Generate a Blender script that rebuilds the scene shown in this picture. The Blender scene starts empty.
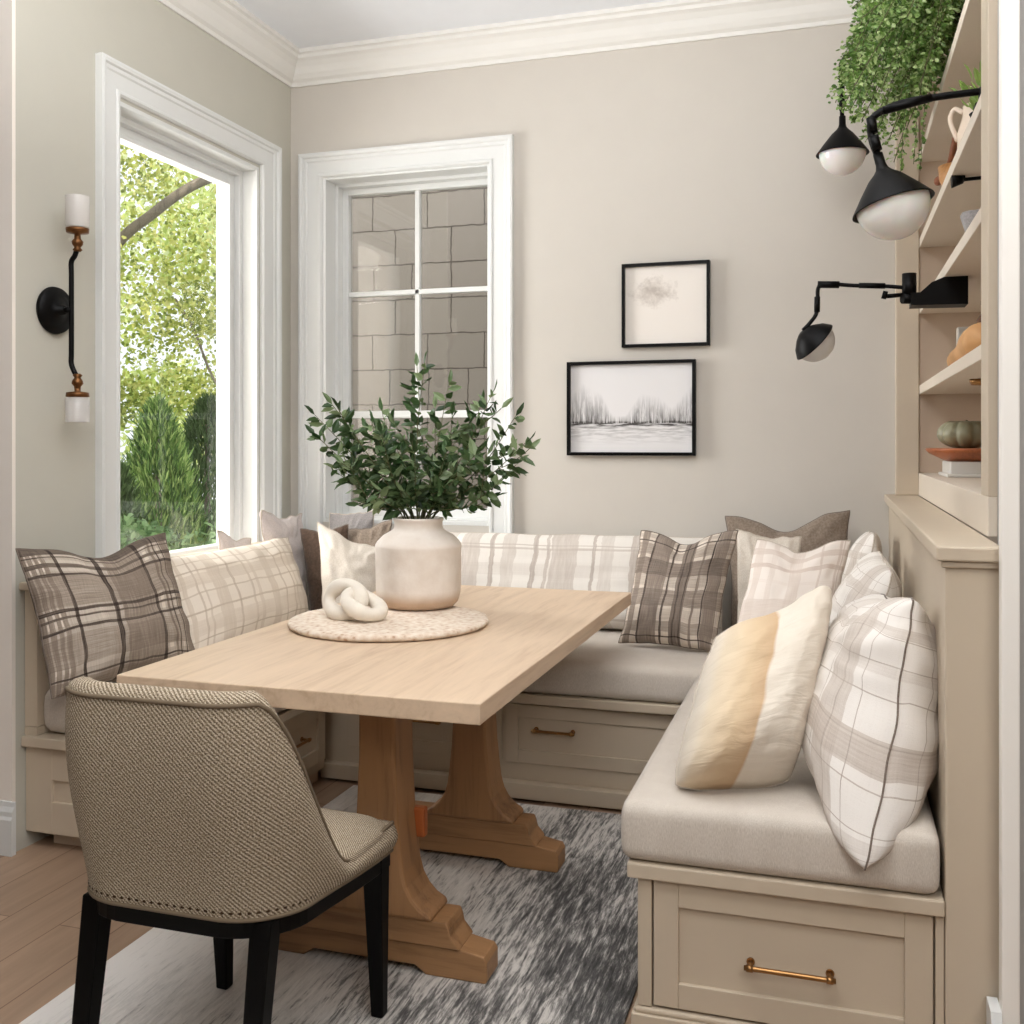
import bpy, bmesh, math, random
from mathutils import Vector, Matrix, noise
random.seed(7)
C = bpy.context.scene.collection
PI = math.pi
V = Vector

# ------------------------------------------------------------------ materials
def srgb(h):
    h = h.lstrip('#')
    r = [int(h[i:i+2], 16)/255 for i in (0, 2, 4)]
    return tuple((c/12.92 if c <= .04045 else ((c+.055)/1.055)**2.4) for c in r) + (1,)

class NT:
    def __init__(s, name):
        s.m = bpy.data.materials.new(name); s.m.use_nodes = True
        s.t = s.m.node_tree; s.n = s.t.nodes
        s.b = s.n['Principled BSDF']; s.out = s.n['Material Output']
    def node(s, ty, **kw):
        n = s.n.new(ty)
        for k, v in kw.items(): setattr(n, k, v)
        return n
    def link(s, a, b): s.t.links.new(a, b)
    def val(s, sock, v): sock.default_value = v
    def coord(s, kind='Object', scale=(1, 1, 1), rot=(0, 0, 0)):
        tc = s.node('ShaderNodeTexCoord'); mp = s.node('ShaderNodeMapping')
        mp.inputs['Scale'].default_value = scale; mp.inputs['Rotation'].default_value = rot
        s.link(tc.outputs[kind], mp.inputs['Vector']); return mp.outputs[0]
    def noise(s, vec, scale, detail=4, rough=.55, dist=0):
        n = s.node('ShaderNodeTexNoise'); n.inputs['Scale'].default_value = scale
        n.inputs['Detail'].default_value = detail; n.inputs['Roughness'].default_value = rough
        n.inputs['Distortion'].default_value = dist
        s.link(vec, n.inputs['Vector']); return n.outputs['Fac']
    def ramp(s, fac, stops, interp='LINEAR'):
        r = s.node('ShaderNodeValToRGB'); cr = r.color_ramp; cr.interpolation = interp
        while len(cr.elements) > 1: cr.elements.remove(cr.elements[-1])
        for i, (p, c) in enumerate(stops):
            e = cr.elements[0] if i == 0 else cr.elements.new(p)
            e.position = p
            e.color = c if not isinstance(c, (int, float)) else (c, c, c, 1)
        s.link(fac, r.inputs[0]); return r.outputs[0]
    def mix(s, fac, a, b, mode='MIX'):
        n = s.node('ShaderNodeMix', data_type='RGBA', blend_type=mode)
        for sock, v in ((n.inputs[0], fac), (n.inputs[6], a), (n.inputs[7], b)):
            if isinstance(v, (int, float)): sock.default_value = v
            elif isinstance(v, tuple): sock.default_value = v
            else: s.link(v, sock)
        return n.outputs[2]
    def math(s, op, a, b=None, c=None):
        n = s.node('ShaderNodeMath', operation=op)
        for i, v in enumerate((a, b, c)):
            if v is None: continue
            if isinstance(v, (int, float)): n.inputs[i].default_value = v
            else: s.link(v, n.inputs[i])
        return n.outputs[0]
    def bump(s, h, strength=.3, dist=.01):
        n = s.node('ShaderNodeBump'); n.inputs['Strength'].default_value = strength
        n.inputs['Distance'].default_value = dist
        s.link(h, n.inputs['Height']); s.link(n.outputs[0], s.b.inputs['Normal'])
    def col(s, c):
        if isinstance(c, tuple): s.b.inputs['Base Color'].default_value = c
        else: s.link(c, s.b.inputs['Base Color'])
    def rough(s, v): s.b.inputs['Roughness'].default_value = v

def paint(name, hexc, rough=.55, var=.04, bump=.02, scale=9):
    t = NT(name); co = t.coord()
    c = srgb(hexc); d = tuple(x*(1-var*2) for x in c[:3])+(1,)
    t.col(t.ramp(t.noise(co, scale), [(.3, d), (.7, c)])); t.rough(rough)
    if bump: t.bump(t.noise(co, 180, 2), bump, .002)
    return t.m

def metal(name, hexc, rough=.35, met=1.0):
    t = NT(name); co = t.coord(); c = srgb(hexc)
    t.col(t.ramp(t.noise(co, 60), [(.3, tuple(x*.8 for x in c[:3])+(1,)), (.7, c)]))
    t.rough(rough); t.b.inputs['Metallic'].default_value = met
    return t.m

def wood(name, light, dark, axis='y', scale=1.0, rough=.5, bump=.05):
    t = NT(name)
    sc = {'x': (1.2, 14, 14), 'y': (14, 1.2, 14), 'z': (14, 14, 1.2)}[axis]
    co = t.coord(scale=tuple(v*scale for v in sc))
    n1 = t.noise(co, 1.6, 6, .62, .8); n2 = t.noise(co, 9, 4, .6)
    f = t.math('ADD', t.math('MULTIPLY', n1, .75), t.math('MULTIPLY', n2, .25))
    t.col(t.ramp(f, [(.32, srgb(dark)), (.5, srgb(light)), (.68, tuple(min(1, x*1.1) for x in srgb(light)[:3])+(1,))]))
    t.rough(rough); t.bump(f, bump, .004); return t.m

def fabric(name, c1, c2, scale=260, bump=.35, stretch=(1, 1, 1), rough=.95, contrast=(.35, .65)):
    t = NT(name); co = t.coord(scale=stretch)
    n = t.noise(co, scale, 2, .7); n2 = t.noise(co, 7, 3)
    f = t.math('ADD', t.math('MULTIPLY', n, .8), t.math('MULTIPLY', n2, .2))
    t.col(t.ramp(f, [(contrast[0], srgb(c2)), (contrast[1], srgb(c1))]))
    t.rough(rough); t.bump(n, bump, .002)
    t.b.inputs['Sheen Weight'].default_value = .15
    return t.m

def stripe_stops(bands):
    """bands: (centre, width, value), later ones paint over earlier ones"""
    edges = {0.0, 1.0}
    for c, w, v in bands:
        edges.add(max(0, c-w/2)); edges.add(min(1, c+w/2))
    es = sorted(edges); out = []
    for a, b in zip(es, es[1:]):
        m = (a+b)/2; v = 0
        for c, w, k in bands:
            if abs(m-c) <= w/2: v = k
        if not out or out[-1][1] != v: out.append((a, v))
    return out[:31]

def plaid(name, light, mid, dark, U, Vv, rep=(1, 1), rough=.95, warp=.01, soft=.5):
    t = NT(name)
    tc = t.node('ShaderNodeTexCoord'); mp = t.node('ShaderNodeMapping')
    t.link(tc.outputs['UV'], mp.inputs[0])
    sep = t.node('ShaderNodeSeparateXYZ'); t.link(mp.outputs[0], sep.inputs[0])
    wob = t.math('MULTIPLY', t.math('SUBTRACT', t.noise(mp.outputs[0], 5, 3), .5), warp*2)
    fine = t.noise(mp.outputs[0], 330, 1, .5)
    # thread streaks along each direction
    mpu = t.node('ShaderNodeMapping'); mpu.inputs['Scale'].default_value = (160, 5, 1); t.link(tc.outputs['UV'], mpu.inputs[0])
    mpv = t.node('ShaderNodeMapping'); mpv.inputs['Scale'].default_value = (5, 160, 1); t.link(tc.outputs['UV'], mpv.inputs[0])
    su = t.noise(mpu.outputs[0], 1, 3, .6); sv = t.noise(mpv.outputs[0], 1, 3, .6)
    res = []
    for ax, bands, r, st in ((0, U, rep[0], su), (1, Vv, rep[1], sv)):
        x = t.math('ADD', sep.outputs[ax], wob)
        if r != 1: x = t.math('FRACT', t.math('MULTIPLY', x, r))
        d = t.ramp(x, stripe_stops(bands), 'CONSTANT')
        k = t.math('MULTIPLY', d, t.math('ADD', t.math('MULTIPLY', st, .9), .55))
        res.append(k)
    s = t.math('ADD', t.math('MULTIPLY', res[0], .55), t.math('MULTIPLY', res[1], .55))
    s = t.math('MAXIMUM', s, t.math('MULTIPLY', t.math('MAXIMUM', res[0], res[1]), .85))
    s = t.math('ADD', s, t.math('MULTIPLY', t.math('SUBTRACT', fine, .5), .16))
    s = t.math('ADD', s, t.math('MULTIPLY', t.math('SUBTRACT', t.math('ADD', su, sv), 1), .18))
    t.col(t.ramp(s, [(.0, srgb(light)), (.45, srgb(mid)), (.95, srgb(dark))]))
    t.rough(rough); t.bump(fine, .35, .002)
    return t.m

def glass(name, refl=.06, tint=(1, 1, 1, 1), rough=.0, haze=None):
    t = NT(name)
    tr = t.node('ShaderNodeBsdfTransparent'); tr.inputs[0].default_value = tint
    gl = t.node('ShaderNodeBsdfGlossy'); gl.inputs['Roughness'].default_value = rough
    fr = t.node('ShaderNodeLayerWeight'); fr.inputs[0].default_value = .5
    f = t.math('ADD', t.math('MULTIPLY', t.math('POWER', fr.outputs['Facing'], 4), .5), refl)
    mx = t.node('ShaderNodeMixShader'); t.link(f, mx.inputs[0]); t.link(tr.outputs[0], mx.inputs[1]); t.link(gl.outputs[0], mx.inputs[2])
    last = mx.outputs[0]
    if haze:
        df = t.node('ShaderNodeBsdfTranslucent'); df.inputs[0].default_value = haze[1]
        d2 = t.node('ShaderNodeBsdfDiffuse'); d2.inputs[0].default_value = haze[1]
        m0 = t.node('ShaderNodeMixShader'); m0.inputs[0].default_value = .5
        t.link(df.outputs[0], m0.inputs[1]); t.link(d2.outputs[0], m0.inputs[2])
        m2 = t.node('ShaderNodeMixShader'); m2.inputs[0].default_value = haze[0]
        t.link(last, m2.inputs[1]); t.link(m0.outputs[0], m2.inputs[2]); last = m2.outputs[0]
    t.link(last, t.out.inputs[0]); return t.m

def leafmat(name, c1, c2, trans=.35, c3=None):
    t = NT(name)
    oi = t.node('ShaderNodeNewGeometry')
    stops = [(.1, srgb(c1)), (.9, srgb(c2))]
    if c3: stops = [(.1, srgb(c1)), (.5, srgb(c2)), (.95, srgb(c3))]
    c = t.ramp(oi.outputs['Random Per Island'], stops)
    d = t.node('ShaderNodeBsdfDiffuse'); r = t.node('ShaderNodeBsdfTranslucent')
    g = t.node('ShaderNodeBsdfGlossy'); g.inputs['Roughness'].default_value = .4
    t.link(c, d.inputs[0]); t.link(c, r.inputs[0])
    m = t.node('ShaderNodeMixShader'); m.inputs[0].default_value = trans
    t.link(d.outputs[0], m.inputs[1]); t.link(r.outputs[0], m.inputs[2])
    m2 = t.node('ShaderNodeMixShader'); m2.inputs[0].default_value = .04
    t.link(m.outputs[0], m2.inputs[1]); t.link(g.outputs[0], m2.inputs[2])
    t.link(m2.outputs[0], t.out.inputs[0]); return t.m

WALL = paint('wall paint greige', '#C9C3BA', .8, .01)
WALLL = paint('wall paint side', '#C2BFB3', .8, .01)
CASEW = paint('door casing white', '#F4F0E9', .45, .01)
STUB = paint('entry wall paint', '#EEE6DC', .8, .01)
CEIL = paint('ceiling white', '#EDF0F5', .8, .01)
CROWN = paint('crown white', '#E3E1DC', .5, .01)
TRIM = paint('trim white', '#DDDEDC', .4, .01)
CAB = paint('cabinet beige', '#C5B6A1', .45, .015)
SHELFLIT = paint('window-lit bookcase shelf', '#DDD1C1', .5, .01)  # window light on the shelf edges put into a lighter colour
LOWBOUNCE = paint('low-bounce room paint', '#8C857B', .8, .01)  # unseen walls, coloured dark to cut bounce light under the table
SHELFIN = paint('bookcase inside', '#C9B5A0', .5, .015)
BRASS = metal('brushed brass', '#A87F52', .36)
BRONZE = metal('antique bronze', '#7A5436', .4)
BLACK = paint('black powder coat', '#060505', .45, .1, .01)
BLACK.node_tree.nodes['Principled BSDF'].inputs['Specular IOR Level'].default_value = .14
OAK = wood('pale oak', '#D2B99E', '#BFA387', 'y', .8, .5, .03)
OAKX = wood('trestle oak', '#A17750', '#7C573A', 'z', .9, .5, .06)
OAKF = wood('trestle oak foot', '#A27952', '#7E5A3B', 'x', .9, .5, .06)
SEATF = fabric('natural linen seat', '#D5CCC1', '#BDB2A5', 240, .3, (3, 3, .5))
CREAM = fabric('cream linen', '#DDD4C8', '#CBC0B2', 200, .3)
TAUPE = fabric('taupe velvet', '#8E7F71', '#746658', 120, .2)
BROWN = fabric('brown velvet', '#5E4A3C', '#48372B', 90, .2)
LILAC = fabric('pale lilac linen', '#D9CFCB', '#C6BBB6', 200, .3)
GREYF = fabric('grey wool', '#9A9492', '#7E7977', 200, .3)
EBON = paint('black lacquered wood', '#040303', .5, .1, .02)
EBON.node_tree.nodes['Principled BSDF'].inputs['Specular IOR Level'].default_value = .14

def mk_floor():
    t = NT('oak plank floor')
    co = t.coord(rot=(0, 0, PI/2))
    br = t.node('ShaderNodeTexBrick'); br.offset = .37
    br.inputs['Scale'].default_value = 1.0
    br.inputs['Brick Width'].default_value = 1.7; br.inputs['Row Height'].default_value = .17
    br.inputs['Mortar Size'].default_value = .0022; br.inputs['Bias'].default_value = 0
    br.inputs['Color1'].default_value = srgb('#8D745F'); br.inputs['Color2'].default_value = srgb('#AE927A')
    br.inputs['Mortar'].default_value = srgb('#7A5E4A')
    t.link(co, br.inputs['Vector'])
    co2 = t.coord(scale=(16, 1.1, 16)); n = t.noise(co2, 1.5, 6, .65, .6)
    g = t.ramp(n, [(.3, .78), (.7, 1.08)])
    t.col(t.mix(1.0, br.outputs['Color'], g, 'MULTIPLY')); t.rough(.42); t.bump(n, .05, .003); return t.m

def mk_rug():
    t = NT('distressed rug pile')
    co = t.coord(scale=(52, 5, 1)); a = t.noise(co, 1.2, 10, .78, .6)
    co2 = t.coord(scale=(1.4, .8, 1)); b = t.noise(co2, 2.4, 4, .6)
    co3 = t.coord(scale=(70, 9, 1)); c = t.noise(co3, 1.5, 4, .7)
    f = t.math('ADD', t.math('MULTIPLY', a, .6), t.math('ADD', t.math('MULTIPLY', b, .38), t.math('MULTIPLY', c, .30)))
    # paler left to darker right: the rug's own tones plus shadow painted in
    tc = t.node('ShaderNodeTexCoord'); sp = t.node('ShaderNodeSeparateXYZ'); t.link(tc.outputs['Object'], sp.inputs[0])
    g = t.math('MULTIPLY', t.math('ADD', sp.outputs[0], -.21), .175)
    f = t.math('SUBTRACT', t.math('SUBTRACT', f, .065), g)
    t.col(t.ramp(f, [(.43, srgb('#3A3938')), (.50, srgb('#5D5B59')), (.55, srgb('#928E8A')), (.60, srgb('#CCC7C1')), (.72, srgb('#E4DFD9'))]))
    t.rough(1.0); t.bump(t.math('ADD', a, c), .5, .006); return t.m

def mk_herring():
    t = NT('herringbone tweed')
    tc = t.node('ShaderNodeTexCoord'); sp = t.node('ShaderNodeSeparateXYZ'); t.link(tc.outputs['UV'], sp.inputs[0])
    w = t.node('ShaderNodeTexWave', wave_type='BANDS', bands_direction='DIAGONAL')
    w.inputs['Scale'].default_value = 42; w.inputs['Distortion'].default_value = 2.0; w.inputs['Detail'].default_value = 2
    w.inputs['Detail Scale'].default_value = 6
    t.link(tc.outputs['UV'], w.inputs['Vector'])
    n = t.noise(tc.outputs['UV'], 220, 2, .7)
    f = t.math('ADD', t.math('MULTIPLY', w.outputs['Fac'], .20), t.math('MULTIPLY', n, .80))
    t.col(t.ramp(f, [(.36, srgb('#5E4F3F')), (.5, srgb('#97876F')), (.64, srgb('#D3C6B2'))]))
    t.rough(1); t.bump(f, .6, .004); return t.m

def mk_woven():
    t = NT('speckled woven board')
    co = t.coord(); v = t.node('ShaderNodeTexVoronoi'); v.inputs['Scale'].default_value = 55; t.link(co, v.inputs['Vector'])
    n = t.noise(co, 40, 4, .7)
    f = t.math('ADD', t.math('MULTIPLY', v.outputs['Distance'], .5), t.math('MULTIPLY', n, .6))
    t.col(t.ramp(f, [(.30, srgb('#B3937A')), (.44, srgb('#D6C1AC')), (.7, srgb('#E3D6C6'))]))
    t.rough(.9); t.bump(f, .6, .006); return t.m

def mk_vase():
    t = NT('matte stoneware'); co = t.coord(); n = t.noise(co, 14, 5, .6); n2 = t.noise(co, 120, 2)
    sp = t.node('ShaderNodeSeparateXYZ'); t.link(co, sp.inputs[0])
    c = t.ramp(n, [(.3, srgb('#DDD0C3')), (.7, srgb('#EAE1D7'))])
    base = t.ramp(t.math('MULTIPLY', sp.outputs[2], 8), [(.2, srgb('#DFCBB8')), (.5, (1, 1, 1, 1))])
    t.col(t.mix(1, c, base, 'MULTIPLY')); t.rough(.75); t.bump(t.math('ADD', n, n2), .12, .004); return t.m

def mk_striped_pillow():
    t = NT('cream pillow with faded tan stripe')
    tc = t.node('ShaderNodeTexCoord'); sp = t.node('ShaderNodeSeparateXYZ'); t.link(tc.outputs['UV'], sp.inputs[0])
    n = t.noise(tc.outputs['UV'], 7, 4); x = t.math('ADD', sp.outputs[0], t.math('MULTIPLY', t.math('SUBTRACT', n, .5), .025))
    cr, tan, pal = srgb('#E6DCCD'), srgb('#D9C09E'), srgb('#E3D2B8')
    c = t.ramp(x, [(0, cr), (.10, srgb('#E5D8C5')), (.16, pal), (.36, tan), (.485, srgb('#CDAE8B')), (.505, cr), (1, srgb('#E2D6C6'))])
    fine = t.noise(tc.outputs['UV'], 300, 2)
    g = t.ramp(fine, [(.3, .88), (.7, 1.03)])
    mpw = t.node('ShaderNodeMapping'); mpw.inputs['Scale'].default_value = (2.2, 13, 1); t.link(tc.outputs['UV'], mpw.inputs[0])
    wrk = t.noise(mpw.outputs[0], 1.4, 3, .5, .6)
    t.col(t.mix(1, c, g, 'MULTIPLY')); t.rough(.95); t.bump(t.math('ADD', t.math('MULTIPLY', wrk, 6), t.math('MULTIPLY', fine, .3)), .26, .004); return t.m

def mk_marsh():
    t = NT('marsh watercolour print')
    tc = t.node('ShaderNodeTexCoord'); sp = t.node('ShaderNodeSeparateXYZ'); t.link(tc.outputs['UV'], sp.inputs[0])
    x, y = sp.outputs[0], sp.outputs[1]
    mp = t.node('ShaderNodeMapping'); mp.inputs['Scale'].default_value = (34, 2.2, 1); t.link(tc.outputs['UV'], mp.inputs[0])
    streak = t.noise(mp.outputs[0], 1.6, 6, .7, .8)
    mp2 = t.node('ShaderNodeMapping'); mp2.inputs['Scale'].default_value = (5, 30, 1); t.link(tc.outputs['UV'], mp2.inputs[0])
    hor = t.noise(mp2.outputs[0], 1.3, 4, .6)
    # height of the reeds along x: tall left clump, right clump, gap between
    prof = t.ramp(x, [(0, .62), (.12, .78), (.27, .66), (.36, .42), (.46, .42), (.58, .66), (.72, .62), (.82, .5), (.97, .74)])
    above = t.math('SUBTRACT', y, .34)
    span = t.math('SUBTRACT', prof, .34)
    k = t.math('SUBTRACT', 1, t.math('DIVIDE', above, span))
    k = t.math('MULTIPLY', t.math('MAXIMUM', k, 0), t.math('GREATER_THAN', above, 0))
    k = t.math('MINIMUM', k, 1)
    reeds = t.math('MULTIPLY', k, t.ramp(streak, [(.38, 0), (.6, 1)]))
    below = t.math('MAXIMUM', t.math('SUBTRACT', 1, t.math('DIVIDE', t.math('SUBTRACT', .34, y), .24)), 0)
    below = t.math('MULTIPLY', t.math('MULTIPLY', below, t.math('LESS_THAN', above, 0)), t.ramp(hor, [(.42, 0), (.62, .7)]))
    bank = t.ramp(y, [(.29, 0), (.34, .85), (.37, 0)])
    bank = t.math('MULTIPLY', bank, t.ramp(hor, [(.4, .2), (.6, 1)]))
    f = t.math('MINIMUM', t.math('ADD', t.math('ADD', reeds, below), bank), 1)
    t.col(t.mix(f, srgb('#DCDADA'), srgb('#3E3A38'))); t.rough(.5); return t.m

def mk_cloud():
    t = NT('pale tree sketch print')
    tc = t.node('ShaderNodeTexCoord'); sp = t.node('ShaderNodeSeparateXYZ'); t.link(tc.outputs['UV'], sp.inputs[0])
    n = t.noise(tc.outputs['UV'], 9, 6, .7)
    dx = t.math('SUBTRACT', sp.outputs[0], .36); dy = t.math('SUBTRACT', sp.outputs[1], .66)
    r = t.math('SQRT', t.math('ADD', t.math('MULTIPLY', t.math('MULTIPLY', dx, dx), 12), t.math('MULTIPLY', t.math('MULTIPLY', dy, dy), 26)))
    f = t.math('SUBTRACT', t.math('ADD', .95, t.math('MULTIPLY', t.math('SUBTRACT', n, .5), 2.2)), r)
    f = t.ramp(f, [(.0, 0), (.9, .75)])
    t.col(t.mix(f, srgb('#E6DFD7'), srgb('#A3978C'))); t.rough(.5); return t.m

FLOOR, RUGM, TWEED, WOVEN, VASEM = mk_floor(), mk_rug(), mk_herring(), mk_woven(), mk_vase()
LEAF = leafmat('olive leaf', '#28411F', '#48633A', .25, '#86996F')
FERN = leafmat('trailing fern leaf', '#4E7031', '#7A9B4E', .45, '#BED095')
TREEL = leafmat('sunlit tree leaf', '#7F8F40', '#BEC55C', .5, '#E6E396')
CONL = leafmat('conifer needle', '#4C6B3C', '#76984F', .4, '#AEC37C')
COND = leafmat('dark conifer needle', '#4A6338', '#617C4A', .3, '#7A9660')  # darker, greyer greens than the other conifer's needles
SHRB = leafmat('grey green shrub leaf', '#6E8F62', '#86AB74', .4, '#A4C48E')
BARK = wood('bark', '#84796A', '#5A5146', 'z', 1, .9, .3)
STEM = paint('twig green brown', '#5B5B38', .7, .1)

# ------------------------------------------------------------------ mesh helpers
def bx(bm, x0, x1, y0, y1, z0, z1, bev=0, seg=2):
    r = bmesh.ops.create_cube(bm, size=1)
    vs = r['verts']
    for v in vs:
        v.co = V(((x0+x1)/2+v.co.x*(x1-x0), (y0+y1)/2+v.co.y*(y1-y0), (z0+z1)/2+v.co.z*(z1-z0)))
    if bev:
        es = {e for v in vs for e in v.link_edges}
        bmesh.ops.bevel(bm, geom=list(es), offset=bev, segments=seg, affect='EDGES', profile=.5)
    return bm

def nb(): return bmesh.new()
def box(x0, x1, y0, y1, z0, z1, bev=.003, seg=2): return bx(nb(), x0, x1, y0, y1, z0, z1, bev, seg)

def catmull(pts, n=8):
    P = [V(p) for p in pts]; P = [P[0]*2-P[1]]+P+[P[-1]*2-P[-2]]; out = []
    for i in range(1, len(P)-2):
        for k in range(n):
            t = k/n; a, b, c, d = P[i-1], P[i], P[i+1], P[i+2]
            out.append(.5*((2*b)+(c-a)*t+(2*a-5*b+4*c-d)*t*t+(3*b-a-3*c+d)*t**3))
    out.append(P[-2]); return out

def tube(bm, pts, r, seg=12, cap=True, closed=False):
    P = [V(p) for p in pts]; n = len(P)
    rad = r if isinstance(r, (list, tuple)) else [r]*n
    rings = []; prev = None
    for i, p in enumerate(P):
        if closed: t = (P[(i+1) % n]-P[i-1]).normalized()
        else: t = (P[min(i+1, n-1)]-P[max(i-1, 0)]).normalized()
        if prev is None:
            a = V((0, 0, 1)) if abs(t.z) < .9 else V((1, 0, 0))
            u = t.cross(a).normalized()
        else:
            u = (prev-t*prev.dot(t)).normalized()
        prev = u; w = t.cross(u)
        rings.append([bm.verts.new(p+(u*math.cos(2*PI*k/seg)+w*math.sin(2*PI*k/seg))*rad[i]) for k in range(seg)])
    m = n if closed else n-1
    for i in range(m):
        A, B = rings[i], rings[(i+1) % n]
        for k in range(seg):
            f = bm.faces.new((A[k], A[(k+1) % seg], B[(k+1) % seg], B[k])); f.smooth = True
    if cap and not closed:
        bm.faces.new(rings[0][::-1]); bm.faces.new(rings[-1])
    return bm

def lathe(bm, prof, origin=(0, 0, 0), axis=(0, 0, 1), seg=40, wob=None):
    """prof: (radius, height along axis)"""
    ax = V(axis).normalized(); q = V((0, 0, 1)).rotation_difference(ax); o = V(origin)
    rings = []
    for r, h in prof:
        if r < 1e-5: rings.append([bm.verts.new(o+q @ V((0, 0, h)))])
        else: rings.append([bm.verts.new(o+q @ V(((r*(wob(k/seg, h) if wob else 1))*math.cos(2*PI*k/seg), (r*(wob(k/seg, h) if wob else 1))*math.sin(2*PI*k/seg), h))) for k in range(seg)])
    for A, B in zip(rings, rings[1:]):
        for k in range(seg):
            if len(A) == 1 and len(B) == 1: continue
            if len(A) == 1: f = bm.faces.new((A[0], B[(k+1) % seg], B[k]))
            elif len(B) == 1: f = bm.faces.new((A[k], A[(k+1) % seg], B[0]))
            else: f = bm.faces.new((A[k], A[(k+1) % seg], B[(k+1) % seg], B[k]))
            f.smooth = True
    return bm

def prism(bm, outline, y0, y1, axis='y'):
    """extrude a closed 2-D outline (a,b) along an axis"""
    def mk(a, b, t): return {'y': (a, t, b), 'x': (t, a, b), 'z': (a, b, t)}[axis]
    A = [bm.verts.new(mk(a, b, y0)) for a, b in outline]; B = [bm.verts.new(mk(a, b, y1)) for a, b in outline]
    n = len(A)
    for i in range(n): bm.faces.new((A[i], A[(i+1) % n], B[(i+1) % n], B[i]))
    bm.faces.new(A[::-1]); bm.faces.new(B)
    bmesh.ops.recalc_face_normals(bm, faces=bm.faces); return bm

ORG = {}
def thing(name, label, cat, loc, group=None):
    o = bpy.data.objects.new(name, None); C.objects.link(o); o.empty_display_size = .1
    o.location = loc; o['label'] = label; o['category'] = cat
    if group: o['group'] = group
    ORG[o.name] = V(loc); return o

def obj(name, bm, mat, parent=None, loc=None, bevel=0, label=None, cat=None, group=None, kind=None, smooth=False):
    me = bpy.data.meshes.new(name)
    org = ORG[parent.name] if parent else V(loc or (0, 0, 0))
    bmesh.ops.translate(bm, verts=bm.verts, vec=-org)
    bmesh.ops.recalc_face_normals(bm, faces=bm.faces)
    if smooth:
        for f in bm.faces: f.smooth = True
    bm.to_mesh(me); bm.free(); me.materials.append(mat)
    o = bpy.data.objects.new(name, me); C.objects.link(o)
    ORG[o.name] = org
    if parent: o.parent = parent
    else: o.location = org
    if bevel:
        b = o.modifiers.new('bevel', 'BEVEL'); b.width = bevel; b.segments = 2; b.limit_method = 'ANGLE'
    if label: o['label'] = label
    if cat: o['category'] = cat
    if group: o['group'] = group
    if kind: o['kind'] = kind
    return o

def struct(name, bm, mat, parent=None, bevel=0, label=None):
    return obj(name, bm, mat, parent, bevel=bevel, kind=None if parent else 'structure', label=label)

# ------------------------------------------------------------------ the room
XL, YB, ZC = -2.538, 4.473, 3.214
ZS = .40           # ledge top of the benches
CT = .53           # seat cushion top
HX0, HX1, HY = .218, .322, 2.255   # half wall

struct('floor', box(-5.2, 3.2, -2.6, 4.9, -.12, 0, 0), FLOOR)
struct('ceiling', box(-5.2, 3.2, -2.6, 4.75, ZC, ZC+.15, 0), CEIL)

# left wall with window opening (y 3.196-4.183, z .90-2.60)
bm = nb()
WY0, WY1, WZ0, WZ1 = 3.196, 4.183, .80, 2.608
xo = XL-.2
bx(bm, xo, XL, 2.70, WY0, 0, ZC); bx(bm, xo, XL, WY1, 4.72, 0, ZC)
bx(bm, xo, XL, WY0, WY1, 0, WZ0); bx(bm, xo, XL, WY0, WY1, WZ1, ZC)
struct('wall_left', bm, WALLL)
struct('wall_entry', bx(box(-5.2, XL, 2.685, 2.70, 0, ZC, 0), -5.2, xo-.001, 2.70, 2.84, 0, ZC), STUB)

# back wall with opening
BX0, BX1, BZ0, BZ1 = -2.365, -1.502, .95, 2.625
bm = nb(); y1 = YB+.25
bx(bm, XL, BX0, YB, y1, 0, ZC); bx(bm, BX1, 1.0, YB, y1, 0, ZC)
bx(bm, BX0, BX1, YB, y1, 0, BZ0); bx(bm, BX0, BX1, YB, y1, BZ1, ZC)
struct('wall_back', bm, WALL)

struct('wall_front', box(-5.2, 3.2, -2.75, -2.6, 0, ZC, 0), LOWBOUNCE)
struct('wall_far_left', box(-5.35, -5.2, -2.75, 2.84, 0, ZC, 0), LOWBOUNCE)
struct('wall_far_right', box(3.2, 3.35, -2.75, 2.475, 0, ZC, 0), LOWBOUNCE)
# crown mouldings
def crown_prof(): # distance from wall, z
    return [(0, 3.071), (.012, 3.071), (.015, 3.088), (.03, 3.098), (.045, 3.118), (.06, 3.145), (.078, 3.165), (.095, 3.175), (.097, 3.19), (.11, 3.195), (.11, ZC), (0, ZC)]
bm = nb()
prof = crown_prof()
A = [bm.verts.new((XL+d, 2.70, z)) for d, z in prof]
B = [bm.verts.new((XL+d, YB-d, z)) for d, z in prof]
for i in range(len(A)):
    j = (i+1) % len(A); bm.faces.new((A[i], A[j], B[j], B[i]))
bm.faces.new(A)
struct('trim_1', bm, CROWN, label='white crown moulding on the window wall')
bm = nb()
A = [bm.verts.new((XL+d, YB-d, z)) for d, z in prof]
B = [bm.verts.new((.60, YB-d, z)) for d, z in prof]
for i in range(len(A)):
    j = (i+1) % len(A); bm.faces.new((A[i], A[j], B[j], B[i]))
bm.faces.new(B)
struct('trim_2', bm, CROWN, label='white crown moulding on the back wall')

# baseboard of entry wall
def basebd(t): return [(0, 0), (-t, 0), (-t, .115), (-t*.75, .125), (-t*.75, .14), (-t*.4, .155), (-t*.3, .17), (0, .17)]
bm = nb(); prism(bm, [(2.685+d, z) for d, z in basebd(.02)], -5.2, XL+.016, 'x')
struct('baseboard_entry', bm, TRIM)

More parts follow.
